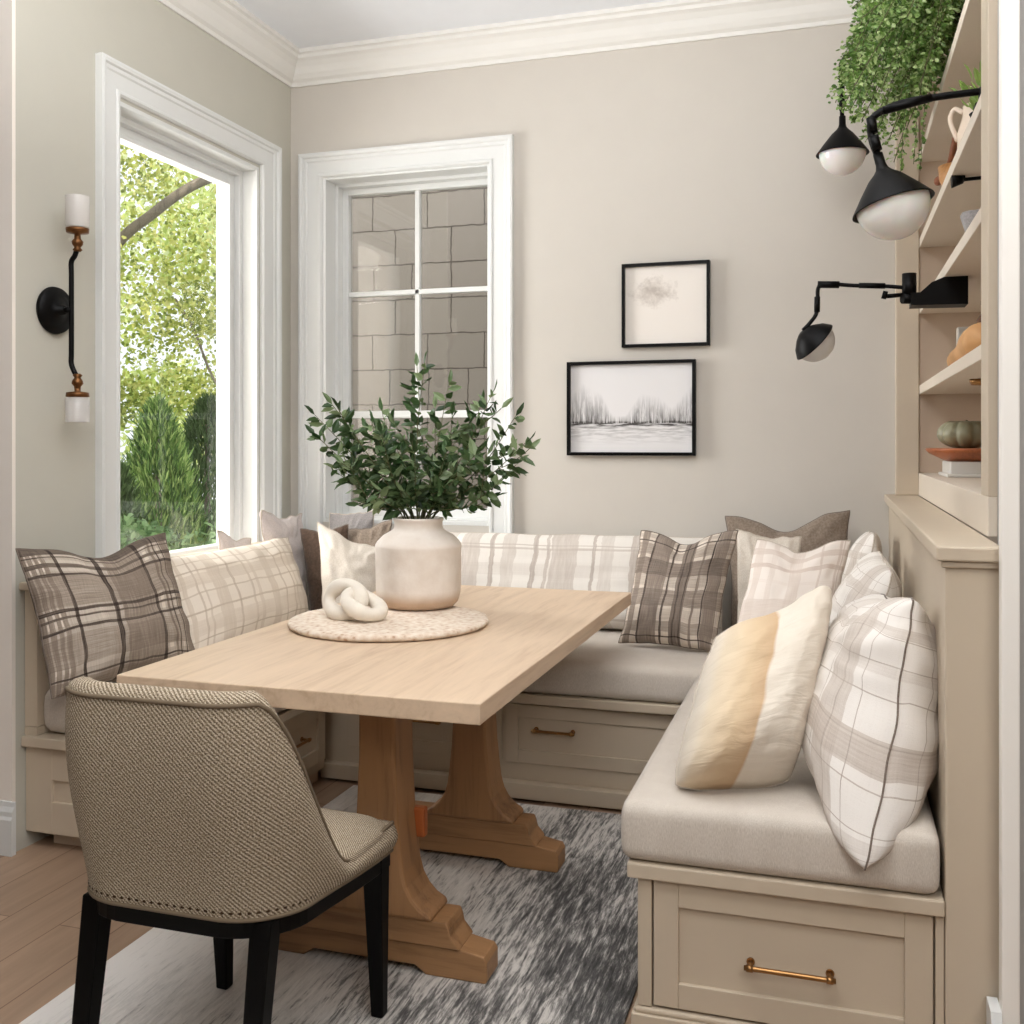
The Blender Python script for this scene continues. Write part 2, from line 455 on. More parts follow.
# ---- window 1 (left wall)
EPS = [0]
def frame_yz(bm, x0, x1, y0, y1, z0, z1, w, bottom=True, wb=None):
    EPS[0] = (EPS[0]+1) % 7; e = EPS[0]*.0006; x0 -= e; y0 -= e; y1 += e; z0 -= e; z1 += e; w += 2*e
    bx(bm, x0, x1, y0, y0+w, z0, z1); bx(bm, x0, x1, y1-w, y1, z0, z1)
    bx(bm, x0, x1, y0+w, y1-w, z1-w, z1)
    if bottom: bx(bm, x0, x1, y0+w, y1-w, z0, z0+(wb or w))
def frame_xz(bm, y0, y1, x0, x1, z0, z1, w, bottom=True, wb=None):
    EPS[0] = (EPS[0]+1) % 7; e = EPS[0]*.0006; y1 += e; x0 -= e; x1 += e; z0 -= e; z1 += e; w += 2*e
    bx(bm, x0, x0+w, y0, y1, z0, z1); bx(bm, x1-w, x1, y0, y1, z0, z1)
    bx(bm, x0+w, x1-w, y0, y1, z1-w, z1)
    if bottom: bx(bm, x0+w, x1-w, y0, y1, z0, z0+(wb or w))

CPROF = [(0, -.002), (0, .030), (.010, .033), (.020, .030), (.025, .021), (.038, .021), (.044, .015), (.098, .013), (.103, .019), (.112, .019), (.118, .010), (.118, -.002)]
def casing(a0, a1, z0, z1, put, w0=1, w1=1):
    bm = nb(); rings = []
    for d, h in CPROF:
        dl, dr = d*w0, d*w1
        rings.append([bm.verts.new(put(*q, h)) for q in ((a0+dl, z0), (a0+dl, z1-d), (a1-dr, z1-d), (a1-dr, z0))])
    for A, B in zip(rings, rings[1:]):
        for k in range(3): bm.faces.new((A[k], A[k+1], B[k+1], B[k]))
    for k in (0, 3): bm.faces.new([r[k] for r in rings])
    return bm
w1 = bpy.data.objects.new('window_1', None); C.objects.link(w1); w1.location = (XL, 3.69, WZ0); w1['kind'] = 'structure'; ORG['window_1'] = V(w1.location)
struct('casing', casing(WY0-.118, WY1+.155, WZ0-.02, WZ1+.130, lambda a, z, h: (XL+h, a, z), 1, 1.25), TRIM, w1)
bm = nb(); frame_yz(bm, XL-.20, XL, WY0-.001, WY1+.001, WZ0-.001, WZ1+.001, .018)
frame_yz(bm, XL-.20, XL-.075, WY0+.015, WY1-.015, WZ0+.0, WZ1-.015, .026)
struct('jamb', bm, TRIM, w1, bevel=.003)
bm = nb(); frame_yz(bm, XL-.155, XL-.105, WY0+.04, WY1-.04, WZ0+.02, WZ1-.04, .050)
frame_yz(bm, XL-.150, XL-.095, WY0+.080, WY1-.080, WZ0+.060, WZ1-.080, .012)
struct('sash', bm, TRIM, w1, bevel=.004)
struct('glass_pane', box(XL-.134, XL-.128, WY0+.082, WY1-.082, WZ0+.062, WZ1-.082, 0), glass('clear window glass', .03), w1)

# ---- window 2 (back wall)
w2 = bpy.data.objects.new('window_2', None); C.objects.link(w2); w2.location = (-1.93, YB, BZ0); w2['kind'] = 'structure'; ORG['window_2'] = V(w2.location)
struct('casing', casing(BX0-.116, BX1+.112, BZ0-.06, BZ1+.11, lambda a, z, h: (a, YB-h, z)), TRIM, w2)
bm = nb(); frame_xz(bm, YB, YB+.25, BX0-.001, BX1+.001, BZ0-.001, BZ1+.001, .016)
frame_xz(bm, YB+.10, YB+.25, BX0+.012, BX1-.012, BZ0, BZ1-.012, .018)
struct('jamb', bm, TRIM, w2, bevel=.003)
gy = YB+.18
bm = nb(); frame_xz(bm, gy-.03, gy+.02, BX0+.028, BX1-.028, BZ0+.01, BZ1-.026, .036, True, .06)
struct('sash', bm, TRIM, w2, bevel=.004)
bm = nb()
gx0, gx1 = BX0+.06, BX1-.06; mxm = -1.935
bx(bm, mxm-.012, mxm+.012, gy-.022, gy+.012, BZ0+.05, BZ1-.05)
bx(bm, gx0, gx1, gy-.022, gy+.012, 2.07-.012, 2.07+.012)
bx(bm, gx0, gx1, gy-.03, gy+.014, 1.455, 1.49)
struct('muntin', bm, TRIM, w2, bevel=.003)
struct('glass_pane', box(gx0, gx1, gy-.003, gy+.003, BZ0+.04, BZ1-.05, 0), glass('reflective window glass', .045, (.80, .78, .76, 1)), w2)

# ---- half wall with cap, and pilaster
struct('wall_right', box(HX0, HX1, HY, YB, 0, 1.092, .004), CAB, label='beige half wall behind the right bench')
bm = box(HX0-.018, HX1+.004, HY-.018, YB, 1.092, 1.122, .004); bx(bm, HX0-.009, HX1, HY-.009, YB, 1.078, 1.093, .004)
struct('trim_3', bm, CAB, label='flat beige cap on the half wall')
struct('trim_4', box(.242, .330, 4.405, YB, 1.122, ZC, .004), CAB, label='beige corner pilaster above the half wall')
struct('trim_5', box(.314, .347, 2.195, 2.232, 0, ZC, .003), CASEW, label='white door casing at the right edge')
struct('wall_corridor', box(.346, 3.2, 2.245, 2.475, 0, ZC, 0), paint('grey corridor wall', '#B5B2AF', .8, .01))
bm = nb(); prism(bm, [(2.25, 0), (2.14, 0), (2.14, .13), (2.155, .16), (2.17, .17), (2.19, .22), (2.25,   .22)], .294, .3139, 'x')
struct('baseboard_corridor', bm, TRIM)

# ------------------------------------------------------------------ bookcase above the half wall
SX = .327; BD = .36
bc = thing('bookcase', 'beige built-in open bookcase above the right half wall', 'bookcase', (SX+BD/2, 3.5, 1.123))
bm = box(SX, SX+.02, 2.478, 4.40, 1.123, 1.212, .002)
obj('base_rail', bm, SHELFLIT, bc)
obj('back_panel', box(SX+BD-.02, SX+BD, 2.49, YB-.005, 1.123, ZC-.01, .001), SHELFIN, bc)
obj('end_panel', box(SX+.004, SX+BD-.02, 4.42, YB-.005, 1.20, ZC-.01, .001), SHELFIN, bc)
obj('end_panel', box(SX+.022, SX+BD-.02, 2.49, 2.52, 1.20, ZC-.01, .001), SHELFIN, bc)
obj('stile', box(SX, SX+.022, 2.478, 2.589, 1.212, ZC-.01, .002), CAB, bc)
for z in (1.212, 1.563, 1.886, 2.152, 2.494, 2.80):
    obj('shelf', box(SX+(.004 if z > 1.3 else .02), SX+BD-.02, 2.52, 4.42, z-.036, z, .002), SHELFLIT, bc)

# ------------------------------------------------------------------ benches
def shaker(bm, plane, a0, a1, z0, z1, face, th, rail=.055):
    """framed front; plane 'y': panel lies in xz at y=face, thickness th going +y ; plane 'x': in yz at x=face going -x"""
    def put(u0, u1, w0, w1, f0, f1, bev=.002):
        if plane == 'y': bx(bm, u0, u1, f0, f1, w0, w1, bev)
        else: bx(bm, f0, f1, u0, u1, w0, w1, bev)
    s = 1 if plane == 'y' else -1
    F = sorted((face, face+s*th)); G = sorted((face+s*.010, face+s*th))
    put(a0, a0+rail, z0, z1, *F); put(a1-rail, a1, z0, z1, *F)
    put(a0+rail, a1-rail, z1-rail, z1, *F); put(a0+rail, a1-rail, z0, z0+rail, *F)
    put(a0+rail-.002, a1-rail+.002, z0+rail-.002, z1-rail+.002, *G, 0)

def pull(parent, p0, p1, out):
    """bar handle between p0 and p1, standing off along out"""
    p0, p1, o = V(p0), V(p1), V(out); d = (p1-p0).normalized()
    bm = nb(); tube(bm, [p0+o-d*.012, p0+o, p1+o, p1+o+d*.012], .0055, 12)
    for p in (p0, p1):
        tube(bm, [p, p+o*1.0], .0045, 10); tube(bm, [p, p+o*.12], .009, 12)
        tube(bm, [p+o-d*.007, p+o+d*.007], .0078, 12)
    return obj('handle', bm, BRASS, parent, label='brass bar handle')

# right bench (end faces the camera)
YR, YK = 2.262, 3.645
bR = thing('storage_bench', 'beige storage bench on the right, its framed end drawer facing the room', 'bench', (-.10, 2.9, 0), 'built-in storage benches')
obj('carcass', box(-.415, HX0-.001, YR+.022, YK-.012, .012, ZS-.034, .002), CAB, bR)
bm = nb(); bx(bm, -.415, -.384, YR, YR+.022, .08, ZS-.032, .002); obj('face_stile', bm, CAB, bR)
obj('face_stile', box(.200, HX0-.001, YR, YR+.022, .08, ZS-.032, .002), CAB, bR)
obj('ledge', box(-.437, HX0-.001, YR-.014, YK-.012, ZS-.034, ZS, .004), CAB, bR)
bm = box(-.428, HX0-.001, YR-.012, YK-.012, .012, .066, .003); bx(bm, -.422, HX0-.001, YR-.006, YK-.012, .066, .078, .004)
obj('plinth', bm, CAB, bR)
dr = nb(); shaker(dr, 'y', -.380, .196, .084, ZS-.038, YR+.002, .02)
drw = obj('drawer', dr, CAB, bR)
pull(drw, (-.17, YR+.012, .208), (-.006, YR+.012, .208), (0, -.032, 0))

# back bench

bB = thing('storage_bench', 'long beige storage bench under the back wall, behind the table', 'bench', (-1.1, 4.05, 0), 'built-in storage benches')
obj('carcass', box(XL+.002, HX0-.001, YK+.045, YB-.002, .012, ZS-.034, .002), CAB, bB)
obj('ledge', box(XL+.002, HX0-.001, YK-.01, YB-.002, ZS-.034, ZS, .004), CAB, bB)
obj('plinth', box(-1.93, -.43, YK-.01, YK+.05, .012, .07, .003), CAB, bB)
for a0, a1 in ((-1.83, -1.19), (-1.175, -.44)):
    d_ = nb(); shaker(d_, 'y', a0, a1, .135, ZS-.045, YK+.025, .02, .05)
    d = obj('drawer', d_, CAB, bB); m = (a0+a1)/2
    m = -.985 if a0 > -1.18 else m
    pull(d, (m-.07, YK+.03, .265), (m+.07, YK+.03, .265), (0, -.03, 0))
obj('face_frame', box(-1.93, -.43, YK+.032, YK+.046, .07, ZS-.034, .001), CAB, bB)

# left bench
XI, ZL, YE = -1.86, .372, 2.742
bL = thing('storage_bench', 'beige storage bench along the left window, next to the entry wall', 'bench', (-2.2, 3.1, 0), 'built-in storage benches')
obj('carcass', box(XL+.002, XI-.052, YE+.03, YK-.012, .055, ZL-.034, .002), CAB, bL)
obj('ledge', box(XL+.002, XI, YE-.022, YK-.012, ZL-.034, ZL, .004), CAB, bL)
obj('plinth', box(XL+.06, XI-.08, YE+.06, YK-.012, .0, .056, .002), SHELFIN, bL)
e_ = nb(); shaker(e_, 'y', XL+.002, XI-.02, .055, ZL-.036, YE, .03, .105)
obj('end_panel', e_, CAB, bL)
struct('trim_6', box(XL+.002, XL+.052, YE-.005, YB-.002, ZS+.001, .850, .003), CAB, label='beige wainscot panel behind the window bench')
struct('trim_7', box(XL+.001, XL+.062, YE-.03, YB-.002, .850, .876, .004), CAB, label='beige ledge on top of the wainscot panel')
struct('trim_8', box(XL+.002, XL+.052, YE-.005, YK-.013, ZL+.001, ZS, 0), CAB, label='lower strip of the wainscot panel')
d_ = nb(); shaker(d_, 'x', 2.82, 3.60, .10, ZL-.045, XI-.03, .02, .055)
d = obj('drawer', d_, CAB, bL); pull(d, (XI-.035, 3.18, .225), (XI-.035, 3.42, .225), (.032, 0, 0))

# ------------------------------------------------------------------ seat cushions
def cushion(name, label, x0, x1, y0, y1, z0, z1, r, bulge=.012):
    bm = nb(); nx, ny = 34, 34
    # rounded box from a subdivided cube, softened
    bmesh.ops.create_cube(bm, size=1)
    bmesh.ops.subdivide_edges(bm, edges=bm.edges, cuts=15, use_grid_fill=True)
    sx, sy, sz = (x1-x0)/2, (y1-y0)/2, (z1-z0)/2
    for v in bm.verts:
        p = V((v.co.x*2*sx, v.co.y*2*sy, v.co.z*2*sz))
        # gather samples near edges so the rounding has enough vertices
        for i, s in enumerate((sx, sy)):
            q = min(1, abs(p[i])/s); p[i] = math.copysign((1-(1-q)**1.9)*s, p[i])
        c = V([max(-s+r, min(s-r, p[i])) for i, s in enumerate((sx, sy, sz))])
        d = p-c
        if d.length > 1e-6: p = c+d.normalized()*min(d.length, r)
        kx, ky = 1-(p.x/sx)**2, 1-(p.y/sy)**2
        if p.z > 0: p.z += bulge*max(0, kx)**.5*max(0, ky)**.5
        h = 1-(p.z/sz)**2
        p.x += math.copysign(bulge*.5*max(0, h), p.x)*(abs(p.x) > sx*.9); p.y += math.copysign(bulge*.5*max(0, h), p.y)*(abs(p.y) > sy*.9)
        w = V(((x0+x1)/2, (y0+y1)/2, (z0+z1)/2))+p
        w.z += .003*noise.noise(w*5)*(p.z > 0)
        v.co = w
    return obj(name, bm, SEATF, loc=((x0+x1)/2, (y0+y1)/2, z0), label=label, cat='cushion', group='linen seat cushions on the benches', smooth=True)

cushion('seat_cushion', 'thick natural linen seat cushion on the right bench', -.452, .208, YR-.014, 3.622, ZS+.001, CT+.004, .028, .007)
cushion('seat_cushion', 'long linen seat cushion on the back bench under the back wall', -2.484, .20, 3.640, 4.44, ZS+.001, CT, .032, .008)
cushion('seat_cushion', 'pale linen seat cushion on the left bench by the window', -2.484, -1.85, YE+.012, 3.628, ZL+.001, CT, .04)

# ------------------------------------------------------------------ pillows
def sm(a, b, x):
    x = max(0, min(1, (x-a)/(b-a))); return x*x*(3-2*x)

SEAML = fabric('light seam', '#C9BDAF', '#B5A899', 200, .2)
SEAMD = fabric('dark seam', '#7F7267', '#6A5D52', 200, .2)
def pillow(name, label, TL, TR, BR, BL, thick, mat, p=2.4, q=.55, conc=.05, dent=.03, wr=.006, n=44, front=.55, seed=0, cat='pillow', rnd=0, droop=0, seam=None):
    TL, TR, BR, BL = map(V, (TL, TR, BR, BL))
    nrm = ((TR-TL)+(BR-BL)).cross((TL-BL)+(TR-BR)).normalized()
    up = ((TL-BL)+(TR-BR)).normalized()
    bm = nb(); uvl = bm.loops.layers.uv.new('UVMap'); grid = {}
    cen = (TL+TR+BR+BL)/4
    for side in (1, -1):
        for i in range(n+1):
            for j in range(n+1):
                # cosine spacing keeps the seams crisp
                s = -math.cos(PI*i/n)*.55+(2*i/n-1)*.45; t = -math.cos(PI*j/n)*.55+(2*j/n-1)*.45
                border = i in (0, n) or j in (0, n)
                if side == -1 and border: grid[(-1, i, j)] = grid[(1, i, j)]; continue
                a = s*(1-conc*(1-t*t)); b = t*(1-conc*(1-s*s)); k_ = 1-rnd*(s*s*t*t)**2; a *= k_; b *= k_
                P = (TL*(1-a)*(1+b)+TR*(1+a)*(1+b)+BR*(1+a)*(1-b)+BL*(1-a)*(1-b))/4
                w = (max(0, 1-abs(s)**p)*max(0, 1-abs(t)**p))**q
                ns = V((s*2.2+seed*3.1, t*2.2-seed*1.7, side*1.3+seed))
                wv = noise.noise(ns)*.6+noise.noise(ns*2.3)*.4
                # tension folds running in from the corners
                ang = math.atan2(t, s); rr = math.hypot(s, t)
                fold = math.sin(ang*18+seed*2+wv*3)*.5*max(0, rr-.55)*w
                off = side*thick*(front if side > 0 else 1-front)*w*(1+.12*wv)+side*fold*wr*3*(1)
                P = P+nrm*off
                P = P+up*(-dent*math.exp(-(s/.42)**2)*((t+1)/2)**2)
                if droop: P = P+V(droop)*(sm(-.3, 1, s)*sm(-.1, 1, -t))
                # stuffing slumps toward the bottom
                P = P+nrm*side*thick*.12*w*(-t)
                P = P+V((noise.noise(ns*1.7+V((9, 0, 0))), noise.noise(ns*1.7+V((0, 9, 0))), noise.noise(ns*1.7+V((0, 0, 9)))))*wr*(1 if not border else .8)
                grid[(side, i, j)] = bm.verts.new(P)
    for side in (1, -1):
        for i in range(n):
            for j in range(n):
                ks = [(i, j), (i+1, j), (i+1, j+1), (i, j+1)]
                vs = [grid[(side,)+k] for k in ks]
                if side == -1: vs = vs[::-1]; ks = ks[::-1]
                f = bm.faces.new(vs); f.smooth = True
                for l, k in zip(f.loops, ks):
                    l[uvl].uv = (k[0]/n, k[1]/n)
    # welt seam around the edge
    edge = [grid[(1, i, 0)].co.copy() for i in range(n)]+[grid[(1, n, j)].co.copy() for j in range(n)]+[grid[(1, i, n)].co.copy() for i in range(n, 0, -1)]+[grid[(1, 0, j)].co.copy() for j in range(n, 0, -1)]
    sb = nb(); tube(sb, edge, .0024, 6, closed=True)
    o = obj(name, bm, mat, loc=cen, label=label, cat=cat, group='throw pillows around the banquette' if cat == 'pillow' else 'long back cushions on the banquette')
    obj('seam', sb, seam or SEAML, o)
    return o

DARKPLAID = plaid('dark brown plaid wool', '#DDD1C2', '#8F8072', '#352A24',
    [(.5, 1, .26), (.08, .16, .5), (.03, .012, .0), (.08, .012, .1), (.12, .012, 0), (.22, .02, .95), (.30, .14, .18), (.42, .022, .98), (.55, .2, .5), (.66, .02, .95), (.70, .03, .05), (.745, .02, .6), (.78, .012, .85), (.81, .012, .1), (.835, .012, .85), (.9, .1, .55)],
    [(.5, 1, .26), (.06, .1, .45), (.13, .014, .9), (.2, .05, .05), (.3, .18, .4), (.42, .016, .95), (.455, .03, .0), (.48, .014, .85), (.50, .016, .0), (.52, .02, .95), (.63, .18, .45), (.73, .02, .95), (.77, .03, .0), (.80, .03, .8), (.83, .02, 0), (.87, .012, .85), (.89, .012, .1), (.905, .012, .85)], warp=.008)
DARKPLAID2 = plaid('dark plaid upright', '#E2D6C7', '#94867A', '#3A2F2A',
    [(.5, 1, .1), (.05, .1, .05), (.12, .1, .55), (.2, .07, .05), (.25, .018, .98), (.34, .16, .6), (.45, .016, .98), (.5, .06, .05), (.57, .1, .7), (.55, .012, .98), (.60, .012, .95), (.66, .04, .0), (.70, .02, .6), (.78, .014, .98), (.86, .14, .6), (.95, .02, .3)],
    [(.5, 1, .12), (.1, .014, .9), (.2, .1, .4), (.3, .08, .2), (.42, .12, .5), (.55, .1, .3), (.64, .12, .62), (.78, .1, .4), (.86, .016, .9), (.93, .06, .3)])
BEIGECHECK = plaid('beige windowpane check', '#E8DCCD', '#CDBDAA', '#9A8672',
    [(.06, .03, .35), (.14, .01, .5), (.18, .01, .4), (.27, .07, .3), (.35, .012, .55), (.44, .012, .4), (.48, .02, .3), (.58, .05, .3), (.66, .012, .5), (.74, .012, .5), (.78, .02, .3), (.87, .05, .35), (.95, .01, .5)],
    [(.1, .02, .4), (.2, .014, .55), (.30, .12, .2), (.42, .016, .55), (.55, .014, .45), (.66, .1, .25), (.74, .016, .55), (.84, .014, .45)])
PALEPLAID = plaid('pale white plaid', '#E6E0D9', '#C2B6AB', '#786C62',
    [(.14, .09, .24), (.40, .10, .20), (.78, .14, .36)]+[(.06+.105*k, .0045, .6) for k in range(9)],
    [(.12, .06, .2), (.36, .085, .46), (.60, .05, .16), (.76, .05, .3)]+[(.06+.112*k, .0045, .56) for k in range(8)], warp=.004)
BOLSTERM = plaid('pale striped bolster weave', '#DFD9D1', '#BFB4AA', '#8C8178',
    [(.06, .015, .35), (.11, .03, .3), (.18, .012, .5), (.2, .012, .5), (.24, .03, .3), (.3, .05, .4), (.36, .01, .6), (.40, .03, .3), (.46, .01, .6), (.49, .01, .5), (.53, .06, .4), (.6, .01, .6), (.63, .03, .25), (.7, .02, .5), (.76, .012, .55), (.78, .012, .5), (.85, .05, .3), (.93, .012, .5)],
    [(.12, .03, .35), (.28, .02, .5), (.33, .02, .3), (.55, .1, .12), (.74, .025, .45), (.78, .012, .5)])
PINKPLAID = plaid('faded blush plaid', '#E7DDD4', '#D0C0B4', '#A08F84',
    [(.12, .1, .3), (.3, .05, .2), (.5, .1, .25), (.7, .02, .4), (.88, .03, .45), (.92, .012, .5)],
    [(.2, .15, .2), (.45, .12, .3), (.62, .02, .1), (.72, .03, .5), (.76, .05, .05), (.84, .06, .4)])

pillow('throw_pillow', 'dark brown and cream plaid pillow at the left end of the window bench', (-2.445, 2.60, 1.0), (-2.31, 3.17, 1.005), (-2.15, 3.14, .555), (-2.29, 2.585, .545), .17, DARKPLAID, seam=SEAMD, seed=1, dent=.05, conc=.06)
pillow('back_cushion', 'long beige windowpane check cushion leaning under the left window', (-2.36, 3.22, .905), (-2.37, 4.16, .905), (-2.19, 4.03, .545), (-2.20, 3.16, .545), .16, BEIGECHECK, seed=2, dent=.0, conc=.03, cat='cushion')
pillow('throw_pillow', 'small pale linen pillow corner peeking over the beige check cushion', (-2.44, 3.70, .972), (-2.46, 3.98, .91), (-2.42, 4.0, .54), (-2.41, 3.70, .54), .05, LILAC, seed=3, dent=.02)
pillow('throw_pillow', 'blush white linen pillow upright in the window corner', (-2.43, 4.02, 1.03), (-2.40, 4.33, .995), (-2.38, 4.33, .57), (-2.41, 4.06, .57), .09, LILAC, seed=4, dent=.02, wr=.012)
pillow('throw_pillow', 'dark brown velvet pillow in the bench corner left of the cream pillow', (-2.345, 4.22, .935), (-2.13, 4.28, .955), (-2.06, 4.18, .55), (-2.24, 4.13, .55), .09, BROWN, seam=SEAMD, seed=5, dent=.02)
pillow('throw_pillow', 'plain cream linen pillow beside the vase, peaked at its left corner', (-2.155, 4.03, .985), (-1.86, 4.10, .87), (-1.82, 3.98, .545), (-2.06, 3.90, .545), .12, CREAM, seed=6, dent=.02)
pillow('throw_pillow', 'grey wool pillow behind the others in the window corner', (-2.28, 4.385, 1.0), (-2.05, 4.385, 1.015), (-2.05, 4.34, .60), (-2.28, 4.34, .60), .08, GREYF, seed=7, dent=.0)
pillow('throw_pillow', 'taupe velvet pillow tucked behind the plain cream pillow', (-2.16, 4.31, .93), (-1.93, 4.32, .985), (-1.92, 4.24, .56), (-2.06, 4.24, .56), .07, TAUPE, seam=SEAMD, seed=8, dent=.01)
pillow('back_cushion', 'long pale plaid bolster cushion leaning on the back wall', (-1.90, 4.37, .925), (-.43, 4.37, .935), (-.43, 4.25, .545), (-1.90, 4.25, .545), .16, BOLSTERM, p=5, q=.5, conc=.012, dent=0, seed=9, cat='cushion')
pillow('throw_pillow', 'dark plaid pillow on the back bench just right of the table', (-.725, 4.04, .985), (-.35, 4.04, .995), (-.425, 3.90, .545), (-.80, 3.96, .55), .16, DARKPLAID2, seam=SEAMD, seed=10, dent=.05, conc=.05)
pillow('throw_pillow', 'cream pillow half hidden between the dark plaid and blush plaid pillows', (-.37, 4.20, .985), (-.12, 4.22, .96), (-.14, 4.12, .545), (-.36, 4.10, .545), .09, CREAM, seed=11, dent=.01)
pillow('throw_pillow', 'taupe velvet pillow in the right back corner against the wall', (-.43, 4.36, 1.025), (.065, 4.32, 1.065), (.05, 4.27, .56), (-.40, 4.30, .56), .11, TAUPE, seam=SEAMD, seed=12, dent=.07, conc=.05)
pillow('throw_pillow', 'faded blush plaid pillow behind the tan striped pillow', (-.255, 3.70, .995), (.055, 3.70, .998), (-.02, 3.52, .56), (-.35, 3.48, .56), .14, PINKPLAID, seed=13, dent=.04)
pillow('throw_pillow', 'cream pillow with a broad tan stripe on the right bench', (-.285, 2.58, .855), (.010, 2.74, .985), (-.088, 2.45, .54), (-.355, 2.33, .54), .22, mk_striped_pillow(), seed=14, dent=.025, conc=-.01, wr=.0045, p=3.6, q=.6, front=.7, rnd=.08)
pillow('throw_pillow', 'large white plaid pillow nearest the camera on the right bench', (.12, 2.92, .93), (.172, 2.40, .998), (.095, 2.275, .545), (-.02, 2.78, .59), .28, PALEPLAID, seed=15, dent=.03, conc=.02, wr=.010, front=.5, p=3, q=.55, rnd=.03, seam=SEAMD, droop=(-.03, -.085, -.085))
pillow('throw_pillow', 'white plaid pillow leaning on the half wall second from the front', (.14, 3.56, .99), (.16, 3.05, .975), (.05, 3.0, .55), (.03, 3.48, .55), .22, PALEPLAID, seed=16, dent=.01, conc=0, rnd=.07)
pillow('throw_pillow', 'white plaid pillow farthest along the half wall, next to the corner', (.13, 4.16, .995), (.135, 3.72, 1.03), (.08, 3.68, .55), (.06, 4.1, .55), .17, PALEPLAID, seed=17, dent=.01, conc=0, rnd=.07)

# ------------------------------------------------------------------ rug
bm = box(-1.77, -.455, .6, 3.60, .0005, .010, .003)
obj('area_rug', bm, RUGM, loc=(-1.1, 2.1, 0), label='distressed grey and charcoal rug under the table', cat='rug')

# ------------------------------------------------------------------ table
TX0, TX1, TY0, TY1, TZ0, TZ1 = -1.686, -.737, 2.119, 3.881, .712, .76
tb = thing('trestle_table', 'long oak trestle dining table with pale top on the rug', 'table', (-1.2, 3.0, .01))
obj('tabletop', box(TX0, TX1, TY0, TY1, TZ0, TZ1, .003), OAK, tb, label='pale bleached oak top')
TXC, TCC = -1.135, -1.092
def trestle(yc):
    y0, y1 = yc-.045, yc+.045
    def mir(h, c): return [(c+a, b) for a, b in h]+[(c-a, b) for a, b in reversed(h) if a > 0]
    lower = [(.0, .03), (.14, .03), (.17, .010), (.325, .010), (.330, .016), (.330, .062), (.322, .076), (.285, .082), (.262, .086), (0, .086)]
    bm = nb(); prism(bm, mir(lower, TXC), y0, y1)
    ft = obj('trestle_foot', bm, OAKF, tb, bevel=.004)
    upper = [(0, .086), (.250, .086), (.240, .10), (.226, .115), (.222, .135), (.215, .150), (0, .150)]
    bm = nb(); prism(bm, mir(upper, TXC+.012), y0-.008, y1+.008); obj('foot_block', bm, OAKF, ft, bevel=.004)
    col = [(0, .150), (.150, .150), (.142, .165), (.118, .178), (.098, .198), (.082, .225), (.072, .26), (.066, .31), (.058, .38), (.054, .46), (.050, .55), (.050, .66), (.056, .68), (.056, TZ0), (0, TZ0)]
    bm = nb(); prism(bm, mir(col, TCC), yc-.062, yc+.062); obj('trestle_column', bm, OAKX, tb, bevel=.012)
    bm = nb(); bx(bm, TXC-.40, TXC+.30, yc-.05, yc+.05, TZ0-.03, TZ0, .004); obj('top_beam', bm, OAKF, tb)
trestle(2.41); trestle(3.09)
bm = nb(); bx(bm, TCC-.015, TCC+.086, 2.455, 2.482, .312, .388, .005)
obj('tenon_key', bm, wood('reddish key wood', '#B5622F', '#8E4620', 'z'), tb, label='small reddish wooden key beside the near column')

# ------------------------------------------------------------------ table-top things
bm = nb(); random.seed(3)
def wobb(a, h): return 1+.012*noise.noise(V((math.cos(a*2*PI)*3, math.sin(a*2*PI)*3, h*40)))+.006*noise.noise(V((math.cos(a*2*PI)*20, math.sin(a*2*PI)*20, 5)))
lathe(bm, [(0, .7605), (.295, .7605), (.309, .764), (.314, .772), (.310, .779), (.296, .782), (.2, .782), (.1, .782), (0, .782)], (-1.335, 2.968, 0), seg=90, wob=wobb)
obj('round_placemat', bm, WOVEN, loc=(-1.335, 2.968, .76), label='round woven blush board with rough edge in the middle of the table', cat='placemat')

VX, VY = -1.332, 3.2
bm = nb()
lathe(bm, [(0, .783), (.10, .783), (.118, .787), (.134, .803), (.142, .83), (.1435, .90), (.1440, .975), (.1455, .985), (.144, .992), (.138, 1.002), (.118, 1.022), (.096, 1.035), (.085, 1.042), (.081, 1.05), (.081, 1.068), (.085, 1.074), (.084, 1.080), (.078, 1.081), (.073, 1.075), (.072, 1.045), (.10, 1.02), (.13, .985), (.13, .82), (.1, .797), (0, .797)], (VX, VY, 0), seg=56)
obj('vase', bm, VASEM, loc=(VX, VY, .783), label='squat cream stoneware vase with ridged shoulder holding olive branches', cat='vase')

def leaf_quad(verts, faces, p, d, nrm, L, W):
    """simple pointed leaf with a central fold"""
    d = d.normalized(); s = d.cross(nrm)
    if s.length < 1e-4: s = d.cross(V((.3, .5, .8)))
    s.normalize(); n = s.cross(d); b = len(verts)
    verts += [p, p+d*L*.35+s*W*.5+n*W*.12, p+d*L*.72+s*W*.36+n*W*.06, p+d*L-n*L*.1, p+d*L*.72-s*W*.36+n*W*.06, p+d*L*.35-s*W*.5+n*W*.12, p+d*L*.4, ]
    faces += [(b, b+1, b+6), (b+1, b+2, b+6), (b+2, b+3, b+6), (b+3, b+4, b+6), (b+4, b+5, b+6), (b+5, b, b+6)]

def mesh_obj(name, verts, faces, mat, parent=None, loc=(0, 0, 0), smooth=False):
    bm = nb(); vs = [bm.verts.new(v) for v in verts]
    for f in faces:
        fc = bm.faces.new([vs[i] for i in f]); fc.smooth = smooth
    me = bpy.data.meshes.new(name); org = ORG[parent.name] if parent else V(loc)
    bmesh.ops.translate(bm, verts=bm.verts, vec=-org); bm.to_mesh(me); bm.free(); me.materials.append(mat)
    o = bpy.data.objects.new(name, me); C.objects.link(o); ORG[o.name] = org
    if parent: o.parent = parent
    else: o.location = org
    return o

def rv(a=1): return V((random.uniform(-a, a), random.uniform(-a, a), random.uniform(-a, a)))

